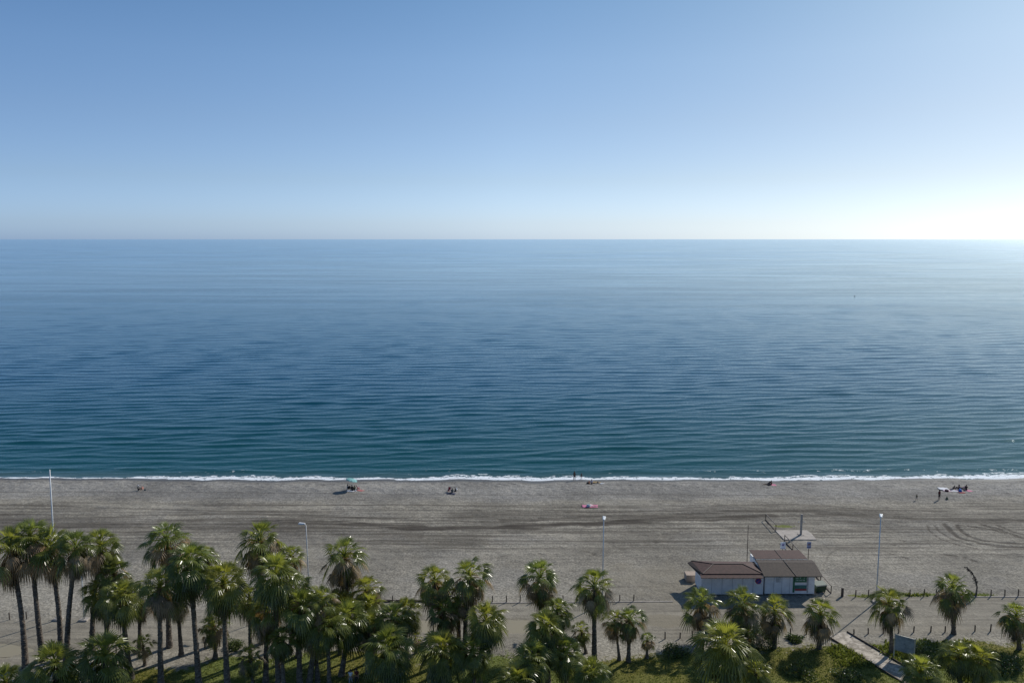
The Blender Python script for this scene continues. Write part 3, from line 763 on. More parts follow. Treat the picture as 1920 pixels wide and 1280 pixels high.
# ---- bollards
def bollard(px, by, ty, lab, grp, thick=.075, lean=0):
    g = GG(px, by); h = at_y(px, ty, g.y)[2] - g.z
    m = MB(); m.tube([(0, 0, -.15), (lean * .5, 0, h * .5), (lean, 0, h - .04), (lean, 0, h)], [thick, thick * .97, thick * .95, thick * .7], 9)
    o = m.build('wooden_bollard', M_wood, loc=g); tag(o, lab, 'bollard', grp)
ORD = ['first', 'second', 'third', 'fourth', 'fifth', 'sixth', 'seventh', 'eighth', 'ninth', 'tenth', 'eleventh', 'twelfth', 'thirteenth', 'fourteenth', 'fifteenth', 'sixteenth', 'seventeenth', 'eighteenth', 'nineteenth', 'twentieth', 'twenty-first', 'twenty-second', 'twenty-third', 'twenty-fourth']
far = [(18, 1161), (50, 1160), (74, 1158.5), (112, 1157), (736, 1129.5), (762, 1129.3), (923, 1129), (950, 1129), (975, 1128.8), (1000, 1128.6), (1030, 1128.4), (1056, 1128.4), (1082, 1128), (1162, 1127), (1188, 1127), (1604, 1118.5), (1628, 1118), (1706, 1117.6), (1732, 1117.6), (1755, 1117.5), (1858, 1117.4), (1884, 1117.4), (1909, 1117.4)]
for q, (x, y) in enumerate(far):
    bollard(x, y, y - 13.3 - random.uniform(-.8, .8), 'weathered wooden bollard on the seaward side of the track, %s from the left' % ORD[q], 'bollards on the seaward side of the track', .07, random.uniform(-.05, .05))
bollard(1579, 1117.5, 1101.5, 'thick dark timber post at the end of the long handrail by the track', None, .17)
near = [(115, 1231), (218, 1222), (384, 1213.5), (412, 1211), (1247, 1197), (1275, 1196), (1298, 1194.5), (1482, 1188), (1512, 1188), (1601, 1190), (1628, 1187.5), (1656, 1187), (1685, 1186), (1713, 1184.5), (1745, 1184), (1772, 1184), (1828, 1182.5), (1857, 1182.5)]
for q, (x, y) in enumerate(near):
    bollard(x, y, y - 12.5 - random.uniform(-1.5, 1.), 'weathered wooden bollard on the park side of the track, %s from the left' % ORD[q], 'bollards on the park side of the track', .075, random.uniform(-.06, .06))
# dark log on the ground between bollards
a, b = GG(700, 1127.5), GG(800, 1127)
m = MB(); m.tube([Vector((0, 0, .13)), (b - a) * .5 + Vector((0, 0, .15)), (b - a) + Vector((0, 0, .13))], .15, 9); o = m.build('timber_beam', M_wood, loc=a); tag(o, 'long dark timber beam lying along the seaward track edge', 'beam')
# pale kerb strips
for xa, xb, ya, yb, lab in ((905, 1262, 1130, 1127.5, 'thin pale kerb line on the seaward edge of the track left of the kiosks'), (1790, 1935, 1118.6, 1118.6, 'thin pale kerb line on the seaward edge of the track at the far right')):
    a, b = GG(xa, ya), GG(xb, yb); d = b - a
    m = MB(); n = 14
    for q in range(n): c = d * ((q + .5) / n); m.box((c.x, c.y, ground_z(a.x + c.x, a.y + c.y) - a.z + .01), (d.length / n - .03, .16, .12), math.atan2(d.y, d.x))
    o = m.build('kerb', M_conc, loc=a); tag(o, lab, 'kerb', 'pale kerbs of the track')

# ---- information board by the path
p0, p1 = GG(1675.5, 1233), GG(1713, 1243.5)
k = empty('information_board', p0, 'large blue grey information board on two pale posts beside the path', 'board')
d = p1 - p0; dn = d.normalized(); zt = at_y(1676, 1188, p0.y)[2] - p0.z; zt2 = at_y(1714, 1207, p1.y)[2] - p1.z
for q, zz in ((Vector((0, 0, 0)), zt), (d, zt)):
    m = MB(); m.tube([q - Vector((0, 0, .1)), q + Vector((0, 0, zz + .05))], .06, 8); m.build('post', simple('post_cream', (.42, .40, .34), .6), k)
m = MB(); c = d * .5 + Vector((0, 0, zt - .93)); m.box(tuple(c), (d.length - .14, .05, 1.72), math.atan2(d.y, d.x)); pn = m.build('panel', simple('panel_grey', (.24, .28, .29), .4, .3, 1.5), k)
m = MB(); m.box(tuple(d * .5 + Vector((0, 0, zt - .03))), (d.length, .10, .08), math.atan2(d.y, d.x)); m.build('frame', simple('post_cream', (.42, .40, .34), .6), k)
sd = Vector((dn.y, -dn.x, 0)); sd = sd if sd.y < 0 else -sd
m = MB()
for (u_, v_, a_, b_) in ((.3, .35, .7, .25), (.66, .1, .5, .5), (.3, -.3, .9, .18), (.7, -.35, .4, .2)):
    c = d * u_ + Vector((0, 0, zt - .75 + v_)) + sd * .03; m.box(tuple(c), (a_, .012, b_), math.atan2(d.y, d.x))
m.build('printed_patch', simple('panel_pale', (.26, .30, .30), .5, .2), pn)

# ================================================================== PALMS
def norm(v): return v / (np.linalg.norm(v) + 1e-12)
def frond(mb, o, az, el, Lp, R, bend, A, nseg, roll, tint, grav, cup, r):
    ca, sa = math.cos(az), math.sin(az); e = el; p = Vector(o); pts = [p.copy()]
    for k in range(4):
        d = Vector((math.cos(e) * ca, math.cos(e) * sa, math.sin(e))); p = p + d * Lp / 4; pts.append(p.copy()); e -= bend / 4
    d = Vector((math.cos(e) * ca, math.cos(e) * sa, math.sin(e)))
    s = Vector((-sa, ca, 0)); s = Matrix.Rotation(roll, 3, d) @ s; n = s.cross(d) * -1
    if n.z < 0 and abs(roll) < 1.2: n = -n
    # petiole: crossed ribbons
    for k in range(4):
        w0, w1 = .045 - .006 * k, .045 - .006 * (k + 1)
        a, b = pts[k], pts[k + 1]
        for q in (s, n):
            i = [mb.vert(a - q * w0, min(1, tint + .35)), mb.vert(a + q * w0, min(1, tint + .35)), mb.vert(b + q * w1, min(1, tint + .35)), mb.vert(b - q * w1, min(1, tint + .35))]; mb.f.append(i)
    base = pts[-1]; dA = 2 * A / nseg
    for j in range(nseg):
        a = -A + dA * (j + .5); rr = R * (1 - .22 * (abs(a) / A) ** 2) * r.uniform(.9, 1.06)
        dr = (d * math.cos(a) + s * math.sin(a) + n * (cup * abs(math.sin(a)) + r.uniform(-.03, .03))).normalized()
        t = dr.cross(n).normalized()
        tj = max(0, min(1, tint + r.uniform(-.12, .12)))
        prev = None
        for f, wf in ((.05, .05), (.46, .46), (.76, .25), (1., 0.)):
            c = base + dr * rr * f - Vector((0, 0, 1)) * grav * 1.25 * rr * f ** 2.4
            if f > .5: c -= dr * rr * grav * .25 * (f - .5)
            hw = rr * wf * math.tan(dA / 2) * 1.04
            if wf == 0: cur = [mb.vert(c, tj)]
            else: cur = [mb.vert(c - t * hw, tj), mb.vert(c + n * hw * .55, min(1, tj + .1)), mb.vert(c + t * hw, tj)]
            if prev:
                if len(cur) == 3: mb.f += [[prev[0], prev[1], cur[1], cur[0]], [prev[1], prev[2], cur[2], cur[1]]]
                else: mb.f += [[prev[0], prev[1], cur[0]], [prev[1], prev[2], cur[0]]]
            prev = cur
def crown(kind, seed):
    r = random.Random(seed); g = MB(); dd = MB()
    N = dict(tall=46, lush=52, small=26)[kind]
    for i in range(N):
        f = (i + .5) / N; az = i * 2.39996 + r.uniform(-.25, .25)
        lo = dict(tall=-50, lush=-42, small=-35)[kind]
        el = R_(84 - (84 - lo) * f ** 1.0 + r.uniform(-13, 13))
        dead_t = kind != 'lush' and f > .5 and r.random() < .55
        Lp = r.uniform(.75, 1.4) * (.6 + .5 * min(1, f * 2.5)); Rr = r.uniform(.8, 1.3) * (1.1 if kind == 'lush' else 1.)
        tint = max(.05, min(1., .85 - .75 * f + r.uniform(-.2, .2)))
        tgt = dd if dead_t else g
        frond(tgt, (r.uniform(-.08, .08), r.uniform(-.08, .08), .25 - .45 * f), az, el, Lp, Rr, R_(18 + 34 * f), R_(r.uniform(72, 105) if f > .2 else r.uniform(40, 70)), 14, r.uniform(-.6, .6),
              tint if tgt is g else r.uniform(.3, .9), .12 + .55 * f + r.uniform(-.05, .1), r.uniform(-.25, .35), r)
    nd = dict(tall=34, lush=20, small=8)[kind]
    for i in range(nd):
        f = i / nd; az = i * 2.39996 + r.uniform(-.4, .4); el = R_(-36 - 34 * min(1, f * 1.4) + r.uniform(-18, 22))
        frond(dd, (0, 0, -.15 - f * 1.15), az, el, r.uniform(.35, 1.0) * (1.0 - .3 * f), r.uniform(.65, 1.15), R_(24), R_(r.uniform(14, 42)), 9, r.uniform(-.6, .6), r.uniform(0, .5) if f > .45 else r.uniform(.15, .95), .5, .2, r)
    # stubby leaf bases under the heart
    for i in range(16):
        az = i * 2.4; frond(dd, (0, 0, -.1), az, R_(r.uniform(-20, 40)), r.uniform(.3, .5), .12, 0, R_(20), 2, 0, .7, 0, 0, r)
    return g.mesh('crown', M_frond, True), dd.mesh('dead_fronds', M_dead, True)
CR = {k: [crown(k, 100 * i + 7) for i in range(n)] for k, n in (('tall', 10), ('lush', 7), ('small', 3))}
def trunk_mesh(top, r0, r1, seed):
    r = random.Random(seed); m = MB(); L = top.length; n = max(6, int(L / .13)); nside = 11
    rings = []
    bulge = Vector((r.uniform(-1, 1), r.uniform(-1, 1), 0)) * L * .018
    for k in range(n + 1):
        f = k / n; c = top * f + bulge * math.sin(math.pi * f) + Vector((top.x, top.y, 0)) * (f * f - f) * .25
        rr = r1 + (r0 - r1) * (1 - f) ** 3 + (.06 * math.exp(-f * L / .35)) ; off = (k % 2) * math.pi / nside
        ring = []
        for j in range(nside):
            a = 2 * math.pi * j / nside + off; q = rr * (1 + r.uniform(-.10, .13))
            ring.append(m.vert((c.x + math.cos(a) * q, c.y + math.sin(a) * q, c.z + r.uniform(-.02, .02) - (.12 if k == 0 else 0))))
        rings.append(ring)
    for a, b in zip(rings, rings[1:]):
        for j in range(nside): m.f.append([a[j], a[(j + 1) % nside], b[(j + 1) % nside], b[j]])
    return m.mesh('trunk', M_bark)
# crown centre px, crown radius px, base px, kind, label
PALMS = [
 (20, 1034, 50, 48, 1250, 'tall', 'tall fan palm cut by the left edge of the photo, trunk leaning left'),
 (57, 1012, 40, 80, 1238, 'tall', 'darker tall fan palm topped between the first two crowns at far left'),
 (92, 1034, 50, 114, 1234, 'tall', 'tall fan palm with bright crown directly under the white mast'),
 (143, 1034, 42, 125, 1242, 'tall', 'tall fan palm right of the mast with trunk leaning right'),
 (190, 1030, 42, 173, 1222, 'tall', 'tall palm with upright straight trunk, rightmost crown of the left clump'),
 (214, 1078, 36, 195, 1226, 'tall', 'dark green mid height palm under the right of the left clump'),
 (190, 1118, 34, 203, 1232, 'lush', 'short palm with bright drooping fans below the left clump'),
 (228, 1124, 38, 246, 1272, 'lush', 'palm with thick trunk and bright crown left of the small dark palm'),
 (268, 1212, 22, 272, 1247, 'small', 'small dark palm standing low beside the lawn on the left'),
 (312, 1018, 46, 318, 1212, 'tall', 'tall palm with ragged brown crown standing alone above the left group'),
 (356, 1064, 46, 373, 1288, 'lush', 'bright palm with upright fans just right below the ragged tall one'),
 (300, 1106, 46, 302, 1292, 'tall', 'palm with wide drooping crown over a thin trunk on the lawn'),
 (332, 1124, 36, 340, 1228, 'tall', 'short palm hidden behind two others at the lawn edge'),
 (420, 1100, 48, 427, 1292, 'lush', 'large bright palm with heavy skirt between the two tall ragged ones'),
 (487, 1020, 45, 492, 1205, 'tall', 'tall palm with brown crown left of the left lamp post'),
 (470, 1236, 30, 474, 1296, 'small', 'low palm with orange fruit stalks near the bottom edge'),
 (517, 1086, 46, 523, 1290, 'lush', 'bright palm just left of the left lamp pole'),
 (500, 1150, 38, 498, 1284, 'tall', 'shaded palm crown below the bright one at the lamp pole'),
 (565, 1142, 42, 562, 1288, 'lush', 'palm with thin trunk directly below the left lamp post'),
 (602, 1130, 36, 579, 1284, 'tall', 'palm crown left below the green container'),
 (646, 1050, 44, 652, 1212, 'tall', 'tall palm standing apart right of the left lamp post'),
 (686, 1112, 34, 700, 1222, 'tall', 'brown tinged palm right below the one standing apart'),
 (612, 1176, 40, 617, 1290, 'lush', 'palm over the lawn just left of the walking couple'),
 (652, 1170, 42, 640, 1266, 'lush', 'palm with paired dark trunks above the walking couple'),
 (738, 1166, 38, 742, 1262, 'lush', 'lush palm right of the walking couple, upper of two crowns'),
 (728, 1222, 50, 734, 1310, 'lush', 'wide bright palm drooping low right of the walking couple'),
 (779, 1199, 16, 780, 1224, 'small', 'very small palm on bare earth beside the bright wide palm'),
 (815, 1094, 38, 836, 1240, 'tall', 'left palm of the close pair left of centre'),
 (880, 1086, 42, 872, 1250, 'tall', 'right and taller palm of the close pair left of centre'),
 (832, 1150, 36, 852, 1262, 'tall', 'shaded palm below the close pair'),
 (911, 1170, 40, 900, 1290, 'lush', 'leafy palm right below the close pair beside the puddle'),
 (830, 1228, 48, 834, 1310, 'lush', 'low spreading palm under the close pair at the bottom edge'),
 (1013, 1090, 40, 1019, 1212, 'tall', 'tall palm with ragged crown left of the middle lamp post'),
 (1024, 1182, 42, 1028, 1290, 'lush', 'bushy palm directly below the ragged one left of the middle lamp'),
 (1058, 1228, 40, 1062, 1300, 'lush', 'low leafy palm at the bottom right below the bushy one'),
 (1114, 1105, 41, 1114, 1250, 'tall', 'tall slender palm in front of the middle lamp post'),
 (1090, 1186, 24, 1099, 1224, 'small', 'small palm left of the slender palm trunk'),
 (1152, 1170, 28, 1161, 1237, 'small', 'left one of the small twin palms right of the slender palm'),
 (1180, 1166, 32, 1178, 1240, 'tall', 'right one of the small twin palms with dark trunk'),
 (1214, 1200, 18, 1213, 1233, 'small', 'tiny palm on the slope right of the twin palms'),
 (1314, 1136, 38, 1314, 1204, 'tall', 'palm with a full skirt in front of the left kiosk'),
 (1393, 1140, 40, 1400, 1212, 'tall', 'palm in front of the gap between the two kiosks'),
 (1452, 1152, 34, 1452, 1214, 'tall', 'palm with visible dark trunk in front of the right kiosk'),
 (1538, 1156, 36, 1536, 1216, 'tall', 'brown tipped palm at the start of the pale path'),
 (1357, 1222, 58, 1362, 1318, 'lush', 'big light green palm at the bottom edge below the kiosks'),
 (1416, 1262, 30, 1420, 1312, 'lush', 'low palm cut by the bottom edge right of the big one'),
 (1667, 1136, 36, 1671, 1224, 'tall', 'palm beside the information board in front of the right lamp'),
 (1785, 1109, 36, 1788, 1187, 'tall', 'palm with pale lower trunk by the dead stalk'),
 (1905, 1160, 34, 1911, 1217, 'tall', 'palm at the right edge of the photo beyond the lawn'),
 (1797, 1232, 34, 1802, 1288, 'lush', 'left of the two leafy palms in the lower right lawn'),
 (1836, 1242, 34, 1824, 1290, 'lush', 'right of the two leafy palms in the lower right lawn'),
 (1726, 1264, 36, 1728, 1318, 'lush', 'low palm below the information board cut by the bottom edge'),
 (196, 1240, 54, 205, 1320, 'lush', 'broad bright palm crown at the bottom left, nearest row'),
 (104, 1254, 52, 104, 1330, 'lush', 'broad palm crown low at the bottom left under the leaning trunks'),
 (10, 1282, 38, 12, 1340, 'lush', 'palm crown in the very bottom left corner'),
 (970, 1284, 46, 972, 1350, 'lush', 'palm crown at the bottom edge below the puddle'),
 (400, 1176, 30, 404, 1234, 'tall', 'dark shaded palm behind the heavy skirted one'),
 (692, 1180, 34, 690, 1262, 'tall', 'shaded palm in the thick clump above the walking couple'),
 (468, 1128, 34, 470, 1240, 'tall', 'shaded palm between the two bright crowns left of the lamp'),
 (388, 1052, 30, 398, 1210, 'tall', 'brown palm crown peeping out right of the bright one in the left group'),
 (545, 1048, 30, 548, 1206, 'tall', 'brown palm crown behind the one at the left lamp pole'),
 (262, 1128, 34, 262, 1222, 'tall', 'dark palm crown behind the lawn palm and right of the left clump'),
 (556, 1112, 36, 560, 1230, 'tall', 'dense palm crown just under the foot of the left lamp pole'),
 (636, 1136, 34, 638, 1226, 'lush', 'bright palm crown directly below the palm standing apart'),
 (590, 1186, 36, 596, 1278, 'tall', 'shaded palm crown over the lawn left of the paired trunks'),
 (694, 1146, 32, 698, 1240, 'lush', 'green palm crown under the brown tinged palm'),
 (530, 1202, 30, 534, 1300, 'lush', 'low palm crown between thin trunks on the lawn'),
 (760, 1150, 30, 764, 1236, 'lush', 'palm crown left of the puddle, right edge of the thick clump'),
 (858, 1126, 34, 860, 1246, 'tall', 'dark middle crown inside the close pair left of centre'),
 (886, 1226, 36, 890, 1312, 'lush', 'low palm right of the spreading one at the bottom edge'),
 (1046, 1148, 30, 1050, 1240, 'lush', 'bright small palm crown showing over the bushy palm'),
 (1000, 1240, 38, 1004, 1320, 'lush', 'low palm crown left of the leafy one at the bottom edge'),
 (1110, 1268, 36, 1112, 1330, 'lush', 'palm crown low at the bottom edge under the slender palm'),
 (1400, 1196, 28, 1404, 1228, 'small', 'dark low palm filling the gap under the kiosk palms'),
]
for q, (cx, cy, rp, bx, by, kind, lab) in enumerate(PALMS):
    p = on_z(bx, by, 0); gzv = float(ground_z(p[0], p[1])); base = Vector((p[0], p[1], gzv))
    ctr = at_y(cx, cy, base.y + random.uniform(-.3, .3)); top = Vector(ctr) - base
    k = empty('fan_palm', base, lab, 'palm tree', 'fan palms in the beachside park')
    sc_ = rp * base.y / F_PX / 1.84
    small = kind == 'small'
    r1 = .17 if not small else .12
    if rp > 40 or top.z > 7: r1 = .22
    me = trunk_mesh(top, r1 * 1.55, r1, q); o = bpy.data.objects.new('trunk', me); C.objects.link(o); o.parent = k
    cm, dm = CR[kind][q % len(CR[kind])]; rz = random.uniform(0, 6.28)
    tilt = (random.uniform(-.08, .08), random.uniform(-.08, .08), rz)
    s3 = (sc_, sc_, sc_ * random.uniform(.95, 1.1))
    for nm, m_ in (('crown', cm), ('dead_fronds', dm)):
        o = bpy.data.objects.new(nm, m_); C.objects.link(o); o.parent = k; o.location = top + Vector((0, 0, .22 * sc_)); o.rotation_euler = tilt; o.scale = s3

# ---- shrubs
def shrub(px, py, rx, rz_, lab, n=1100, size=.16):
    g = GG(px, py); r = random.Random(int(px)); m = MB()
    for _ in range(n):
        a = r.uniform(0, 6.28); t = r.uniform(-.1, 1) ; ph = math.asin(max(-1, min(1, t)))
        rad = r.uniform(.55, 1.0) * (1 + .22 * math.sin(3 * a + px) + .15 * math.sin(5 * a + 2 * ph))
        c = Vector((math.cos(a) * math.cos(ph) * rx * rad, math.sin(a) * math.cos(ph) * rx * rad, max(.02, math.sin(ph) * rz_ * rad)))
        d = Vector((r.uniform(-1, 1), r.uniform(-1, 1), r.uniform(-.2, 1))).normalized(); s_ = d.cross(Vector((r.uniform(-1, 1), r.uniform(-1, 1), r.uniform(-1, 1)))).normalized()
        L = size * r.uniform(.7, 1.5); ti = r.uniform(0, 1) ** 1.5
        m.f.append([m.vert(c, ti), m.vert(c + d * L * .5 + s_ * L * .28, ti), m.vert(c + d * L, ti), m.vert(c + d * L * .5 - s_ * L * .28, ti)])
    k = empty('shrub', g, lab, 'shrub', 'shrubs in the park')
    m.build('foliage', M_shrub, k, tint=True)
    b = MB()
    for _ in range(7):
        a = r.uniform(0, 6.28); e = Vector((math.cos(a) * rx * .5, math.sin(a) * rx * .5, rz_ * .75)); b.tube([(0, 0, -.05), e * .5 + Vector((0, 0, .1)), e], [.04, .03, .01], 5)
    b.build('stem', M_bark, k)
shrub(1424, 1205, 2.0, 1.9, 'dense dark shrub between the trunks in front of the kiosks', 2600)
shrub(1350, 1196, 1.2, 1.5, 'dark rounded shrub right of the full skirted palm')
shrub(1722, 1228, 1.9, 1.5, 'dark shrub growing right behind the information board', 2000)
shrub(1880, 1250, 2.2, 1.2, 'dark low shrub below the palm at the right edge', 2200)
shrub(1490, 1200, .9, .55, 'small round green shrub left of the brown tipped palm')
shrub(1500, 1262, 1.8, .8, 'spreading grey green shrub left of the pale path', 1600)
shrub(1590, 1275, 1.6, .9, 'dark shrub touching the left edging of the pale path', 1400)
shrub(1265, 1225, 1.5, .8, 'low dark shrub on the slope under the kiosk palms', 1400)
shrub(440, 1214, .9, .9, 'small shrub behind the palms at the lawn edge')
# ---- dead flower stalk on the right
g = GG(1830, 1117.5); k = empty('dead_flower_stalk', g, 'leaning dead flower stalk with drooping dark tufts on the right', 'dead plant')
T = [at_y(*q, g.y) for q in ((1832, 1100), (1829, 1085), (1822, 1072), (1813, 1064))]
pts = [Vector((0, 0, -.1))] + [Vector(t) - g for t in T]
m = MB(); m.tube(pts, [.11, .09, .075, .06, .03], 8); m.build('stem', M_bark, k)
m = MB(); r = random.Random(2)
for q in range(60):
    f = r.uniform(.35, 1) * 4; i = min(3, int(f)); c = pts[i].lerp(pts[i + 1], f - i); s_ = r.uniform(.12, .42); d = Vector((r.uniform(-1, 1), r.uniform(-1, 1), r.uniform(-.7, .3))).normalized() * s_
    m.tube([c, c + d * .6, c + d + Vector((0, 0, -.05))], [.05, .045, .01], 5)
for q in range(9): c = pts[4] + Vector((-.12 * q / 3, 0, .02)); m.tube([c, c + Vector((r.uniform(-.35, .1), r.uniform(-.2, .2), r.uniform(-.12, .12)))], [.05, .01], 5)
m.build('dead_tuft', simple('dead_tuft', (.03, .024, .02), .9, .3), k)

# ---- grass tufts (stuff)
def grass():
    r = np.random.default_rng(5); N = 150000
    X = r.uniform(-68, 78, N); Y = r.uniform(68, 116, N)
    gi = np.clip(np.searchsorted(gx, X) - 1, 0, nx - 2); gj = np.clip(np.searchsorted(gy, Y) - 1, 0, ny - 2)
    gr = FLD['green'][gj, gi] + (fbm(X * 1.3, Y * 1.3, 3, 9) - .5) * .7; m = (gr > .52) & (np.abs(X) < Y * .72)
    X, Y, gr = X[m], Y[m], gr[m]; Z = ground_z(X, Y); n = len(X)
    big = sst(28, 36, X) * sst(.5, .62, fbm(X / 3., Y / 3., 2, 12))
    V = []; Fc = []; Tn = []
    for k in range(3):
        a = r.uniform(0, 6.28, n); h = r.uniform(.05, .15, n) * (1 + 1.6 * big); wd = r.uniform(.03, .06, n) * (1 + 1.2 * big); lx = r.uniform(-.1, .1, n) * (1 + big); ly = r.uniform(-.1, .1, n) * (1 + big)
        ox, oy = r.uniform(-.1, .1, n), r.uniform(-.1, .1, n)
        A = np.stack([X + ox - np.cos(a) * wd, Y + oy - np.sin(a) * wd, Z - .02], -1); B = np.stack([X + ox + np.cos(a) * wd, Y + oy + np.sin(a) * wd, Z - .02], -1)
        T = np.stack([X + ox + lx, Y + oy + ly, Z + h], -1); V.append(np.stack([A, B, T], 1).reshape(-1, 3)); Tn.append(np.repeat(np.clip(r.uniform(.1, .9, n), 0, 1), 3))
    V = np.concatenate(V); Fc = np.arange(len(V)).reshape(-1, 3)
    me = np_mesh('grass', V, Fc, M_grass, dict(tint=np.concatenate(Tn)), smooth=False)
    o = bpy.data.objects.new('grass', me); C.objects.link(o); tag(o, 'short green grass and ground cover under the palms', 'grass', None, 'stuff')
grass()

# ================================================================== PEOPLE
def skel(name, verts, edges, mat, parent, root=0, sub=1):
    me = bpy.data.meshes.new(name); bm = bmesh.new(); L = bm.verts.layers.skin.verify()
    vs = []
    for i, (p, r) in enumerate(verts):
        v = bm.verts.new(p); v[L].radius = (r, r); v[L].use_root = (i == root); vs.append(v)
    for a, b in edges: bm.edges.new((vs[a], vs[b]))
    bm.to_mesh(me); bm.free(); me.materials.append(mat)
    o = bpy.data.objects.new(name, me); C.objects.link(o); o.parent = parent
    sk = o.modifiers.new('skin', 'SKIN'); sk.use_smooth_shade = True
    ss = o.modifiers.new('sub', 'SUBSURF'); ss.levels = sub; ss.render_levels = sub
    return o
POSE = dict(
 stand=dict(pel=(0, 0, .93), wai=(0, -.01, 1.10), che=(0, 0, 1.32), nec=(0, .01, 1.47), hd=(0, .03, 1.58), top=(0, .02, 1.70),
            sh=(.17, 0, 1.40), el=(.23, -.02, 1.12), wr=(.25, .08, .88), hip=(.10, 0, .88), kn=(.12, .03, .49), an=(.13, -.01, .08), toe=(.15, .15, .03)),
 walk=dict(pel=(0, 0, .93), wai=(0, 0, 1.10), che=(0, .02, 1.32), nec=(0, .03, 1.47), hd=(0, .05, 1.58), top=(0, .04, 1.70),
            sh=(.17, .02, 1.40), el=(.22, -.06, 1.12), wr=(.23, .06, .90), hip=(.10, 0, .88), kn=(.11, .12, .50), an=(.11, .10, .09), toe=(.12, .25, .03), an2=(.11, -.25, .14), kn2=(.11, .02, .49), toe2=(.12, -.12, .03)),
 sit=dict(pel=(0, 0, .14), wai=(0, -.06, .30), che=(0, -.05, .52), nec=(0, .0, .67), hd=(0, .04, .78), top=(0, .04, .90),
            sh=(.17, -.03, .60), el=(.23, .12, .40), wr=(.17, .32, .42), hip=(.10, .05, .13), kn=(.14, .42, .42), an=(.13, .60, .08), toe=(.14, .76, .04)),
 recline=dict(pel=(0, 0, .12), wai=(0, -.15, .20), che=(0, -.33, .32), nec=(0, -.44, .42), hd=(0, -.48, .52), top=(0, -.52, .63),
            sh=(.17, -.38, .36), el=(.25, -.50, .12), wr=(.22, -.32, .05), hip=(.10, .05, .11), kn=(.13, .48, .16), an=(.12, .88, .08), toe=(.13, .95, .18)),
 lie=dict(pel=(0, 0, .11), wai=(0, -.18, .12), che=(0, -.40, .12), nec=(0, -.55, .12), hd=(0, -.66, .13), top=(0, -.78, .13),
            sh=(.17, -.47, .12), el=(.30, -.62, .07), wr=(.16, -.80, .06), hip=(.10, .05, .10), kn=(.12, .48, .09), an=(.12, .90, .07), toe=(.13, 1.02, .05)))
